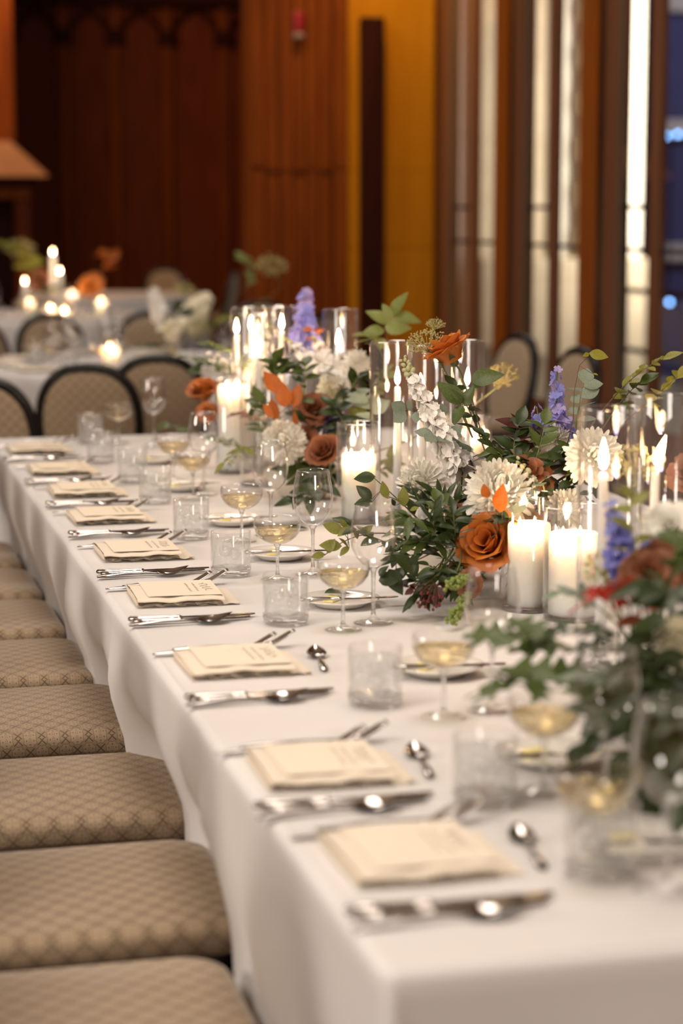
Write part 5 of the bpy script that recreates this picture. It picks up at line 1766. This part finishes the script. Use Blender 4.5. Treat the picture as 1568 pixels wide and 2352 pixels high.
rose('orange brown rose behind the near tapers', (1.499, 3.462, 1.022), (-.4, -.7, .5), 0.034, 'rust_petal', r3(), 23)
rose('white rose with a green heart at the frame edge', (1.148, 2.721, 1.052), (-.5, -.6, .5), 0.032, 'white_petal', r3(), 24)
mum('cream ball bloom cut by the frame edge', (1.071, 2.483, 0.932), (-.5, -.8, .3), 0.042, r3(), 'cream_petal', seed=31, n=130, group='white chrysanthemums')
mum('white bloom behind the near rust roses', (1.175, 2.758, 0.998), (-.3, -.7, .6), 0.034, r3(), seed=32, n=100)
spike('blurred blue delphinium before the glowing pillar candle', ((1.085, 2.725, 0.973), (1.103, 2.779, 1.014), (1.11, 2.835, 1.059)), r3(), ['blue_petal'], 24, .026, 93)
spike('small blurred blue florets above the near rust rose', ((1.128, 2.719, 1.003), (1.126, 2.721, 1.014), (1.123, 2.723, 1.025)), r3(), ['blue_petal'], 6, .018, 94)
lace('yellow green flower head behind the near tapers', (1.294, 3.209, 1.077), (-.3, -.6, .7), 0.032, r3(), 'lace_floret', 9)
lace('pale lace flower beside the blurred blue delphinium', (1.113, 2.873, 0.966), (-.3, -.6, .7), 0.026, r3(), 'lace_floret', 10)

# ------------------------------------------------------------------ round tables beyond


def round_table(c, r, label, label_c):
    t = thing('round_table', label, 'table', (c[0], c[1], 0), 0, 'round banquet tables')
    MB().lathe([(0, .722), (r - .01, .722), (r, .727), (r, .738), (r - .005, .742), (0, .742)], 48).build('tabletop', 'table_board', t)
    for k in range(4):
        a = PI / 4 + k * PI / 2
        MB().tube([(.45 * math.cos(a), .45 * math.sin(a), 0), (.45 * math.cos(a), .45 * math.sin(a), .723)], .016, 8).build('leg', 'steel_leg', t)
    mb = MB()
    n = 96
    rows = []
    prof = [(0, 0), (.5, 0), (.97, 0), (1, -.002), (1.008, -.012), (1.012, -.05), (1.02, -.2), (1.04, -.4), (1.05, -.62)]
    for f, dz in prof:
        row = []
        for i in range(n + 1):
            a = 2 * PI * i / n
            rr = r * f * (1 + (0.05 * math.sin(a * 14) * min(1, -dz / .6) if dz < -.02 else 0)) + (.004 if f > .96 else 0)
            row.append((rr * math.cos(a), rr * math.sin(a), .7445 + dz))
        rows.append(row)
    mb.grid(rows)
    o = mb.build('tablecloth', 'white_linen')
    o.location = (c[0], c[1], 0)
    tag(o, label_c, 'tablecloth', 'cloths on the round tables')


round_table(T2, 0.90, 'middle round table under a white cloth behind the long table', 'white cloth on the middle round table behind the oval chairs')
round_table(T3, 0.90, 'far round table carrying the candle cluster', 'white cloth on the far round table under the candle cluster')
T4 = (4.35, 18.6)
round_table((2.5, 18.4), 0.80, 'farthest round table before the dark panelling', 'white cloth on the farthest round table')


def dress(c, n, a0, a1, nm, wine_n, seed):
    rnd = random.Random(seed)
    for i in range(n):
        a = a0 + (a1 - a0) * i / (n - 1)
        ca, sa = math.cos(a), math.sin(a)
        w_ = '%s in turn on the %s round table' % (ORD[i], nm)
        o = put(NM[i % 3], 'napkin')
        o.location = (c[0] + .72 * ca - .08 * sa * 0 - .075, c[1] + .72 * sa - .09, .745)
        tag(o, 'folded cream napkin %s' % w_, 'napkin', 'napkins on the %s round table' % nm)
        p = (c[0] + .56 * math.cos(a + .12), c[1] + .56 * math.sin(a + .12), .745)
        dup(TB, p, a, 'water tumbler %s' % w_, 'tumblers on the %s round table' % nm)
        p = (c[0] + .46 * math.cos(a - .05), c[1] + .46 * math.sin(a - .05), .745)
        dup(WG, p, a, 'wine glass %s' % w_, 'wine glasses on the %s round table' % nm)
        p = (c[0] + .56 * math.cos(a - .16), c[1] + .56 * math.sin(a - .16), .745)
        dup(CG, p, a, 'champagne coupe %s' % w_, 'coupes on the %s round table' % nm)
        o = put(PL, 'bread_plate')
        o.location = (c[0] + .70 * math.cos(a + .34), c[1] + .70 * math.sin(a + .34), .745)
        tag(o, 'small bread plate %s' % w_, 'plate', 'bread plates on the %s round table' % nm)


dress(T2, 7, PI * .62, PI * 1.75, 'middle', 5, 1)
dress(T3, 7, PI * .75, PI * 1.85, 'far', 5, 2)

# centrepiece of the middle round table
FB2 = flower_bowl((T2[0], T2[1], .745), 'low bowl in the middle round table flowers')
rt = lambda: (T2[0] + RNG.uniform(-.05, .05), T2[1] + RNG.uniform(-.05, .05), .815)
GM = 'flowers on the middle round table'
spike('tall white stock leaning on the middle round table', ((1.683, 9.809, 0.949), (1.729, 9.807, 1.016), (1.775, 9.804, 1.072)), rt(), ['cream_petal'], 60, .048, 101, 'stock_flower', GM, wid=2.2)
spike('white stock cluster before the far grey chair', ((1.547, 9.639, 0.98), (1.518, 9.655, 1.04), (1.501, 9.67, 1.114)), rt(), ['stock_petal'], 44, .038, 102, 'stock_flower', GM, wid=1.8)
spike('pale spray leaning low on the middle round table', ((1.543, 9.528, 0.926), (1.573, 9.524, 0.956), (1.622, 9.515, 0.975)), rt(), ['cream_petal'], 14, .045, 103, 'stock_flower', GM)
lace('tall lace flower high against the brown boards', (2.018, 9.457, 1.241), (0, -.4, .9), 0.065, rt(), 'lace_floret', 21, GM, via=(1.996, 9.541, 1.07))
lace('yellow green flower head on the middle round table', (1.695, 9.934, 1.115), (0, -.4, .9), 0.045, rt(), 'lace_floret', 22, GM)
lace('pale yellow flower head low on the middle round table', (1.714, 9.694, 0.934), (0, -.6, .7), 0.055, rt(), 'lace_floret', 23, GM)
spray('tall green leaves before the tilted chair back', (rt(), (1.937, 9.869, 1.078), (1.973, 9.885, 1.247)), 'oval', 'pale_green_leaf', 8, .085, 104, group=GM, f0=.6)
spray('dark leaves in the middle round table flowers', (rt(), (1.6, 9.625, 0.98), (1.593, 9.636, 1.04)), 'oval', 'dark_green_leaf', 14, .08, 105, group=GM, jit=.6)
spray('green leaves at the foot of the middle round table flowers', (rt(), (1.804, 9.675, 0.955), (1.925, 9.653, 1.005)), 'oval', 'olive_leaf', 14, .07, 106, group=GM, jit=.6)
pillar((1.30, 9.72, .745), .045, .105, 'pillar candle on the middle round table', 1, 1.2, 'candles on the round tables', fs=1.1)

# centrepiece of the far round table
flower_bowl((T3[0] + .05, T3[1] + .05, .745), 'low bowl in the far round table flowers')
rt = lambda: (T3[0] + RNG.uniform(-.05, .05), T3[1] + .05 + RNG.uniform(-.05, .05), .815)
GF = 'candles on the far round table'
for i, (p, lab) in enumerate((((1.619, 15.066, 1.189), 'tallest candle of the far cluster'), ((1.652, 14.934, 1.057), 'candle just below the tallest of the far cluster'), ((1.419, 15.085, 0.983), 'soft glowing candle at the edge of the far cluster'))):
    taper((p[0], p[1], .745), lab, p[2] - .745 - .02, power=1.0, r=.022, group=GF, fs=0.95)
for i, (p, lab) in enumerate((((1.407, 14.656, 0.88), 'low candle at the near edge of the far cluster'), ((1.708, 14.694, 0.936), 'low candle in the middle of the far cluster'), ((1.516, 14.311, 0.843), 'low candle right behind the dark-rimmed chair back'), ((1.602, 14.234, 0.822), 'lowest candle behind the dark-rimmed chair back'), ((1.88, 14.436, 0.89), 'low candle at the window edge of the far cluster'))):
    pillar((p[0], p[1], .745), .036, max(.04, p[2] - .745 - .02), lab, 1, 1.0, GF, fs=0.95)
GT = 'flowers on the far round table'
rose('orange bloom beside the far candles', (1.827, 14.668, 0.963), (-.2, -.8, .5), .075, 'orange_petal', rt(), 31, group=GT)
rose('small orange bloom under the raised orange leaves', (1.891, 14.763, 1.005), (.2, -.8, .5), .05, 'orange_petal', rt(), 32, group=GT)
rose('coral bloom between the far candles', (1.499, 14.86, 1.005), (-.2, -.8, .5), .07, 'rust_petal', rt(), 33, group=GT)
spray('raised orange leaves over the far round table', (rt(), (1.872, 14.772, 1.035), (1.965, 14.766, 1.151)), 'ovate', 'orange_leaf', 5, .13, 111, 'brown_stem', .6, group=GT)
spray('olive foliage over the far round table', (rt(), (1.472, 15.191, 1.088), (1.325, 15.249, 1.227)), 'oval', 'olive_leaf', 18, .12, 112, 'brown_stem', .4, group=GT, jit=.5)
spray('dark leaves between the far candles', (rt(), (1.586, 14.829, 0.944), (1.511, 14.844, 0.914)), 'oval', 'dark_green_leaf', 12, .09, 113, group=GT, jit=.6)
lace('dim umbel above the far candles', (1.41, 15.331, 1.222), (0, -.4, .9), .09, rt(), 'lace_floret', 31, GT)
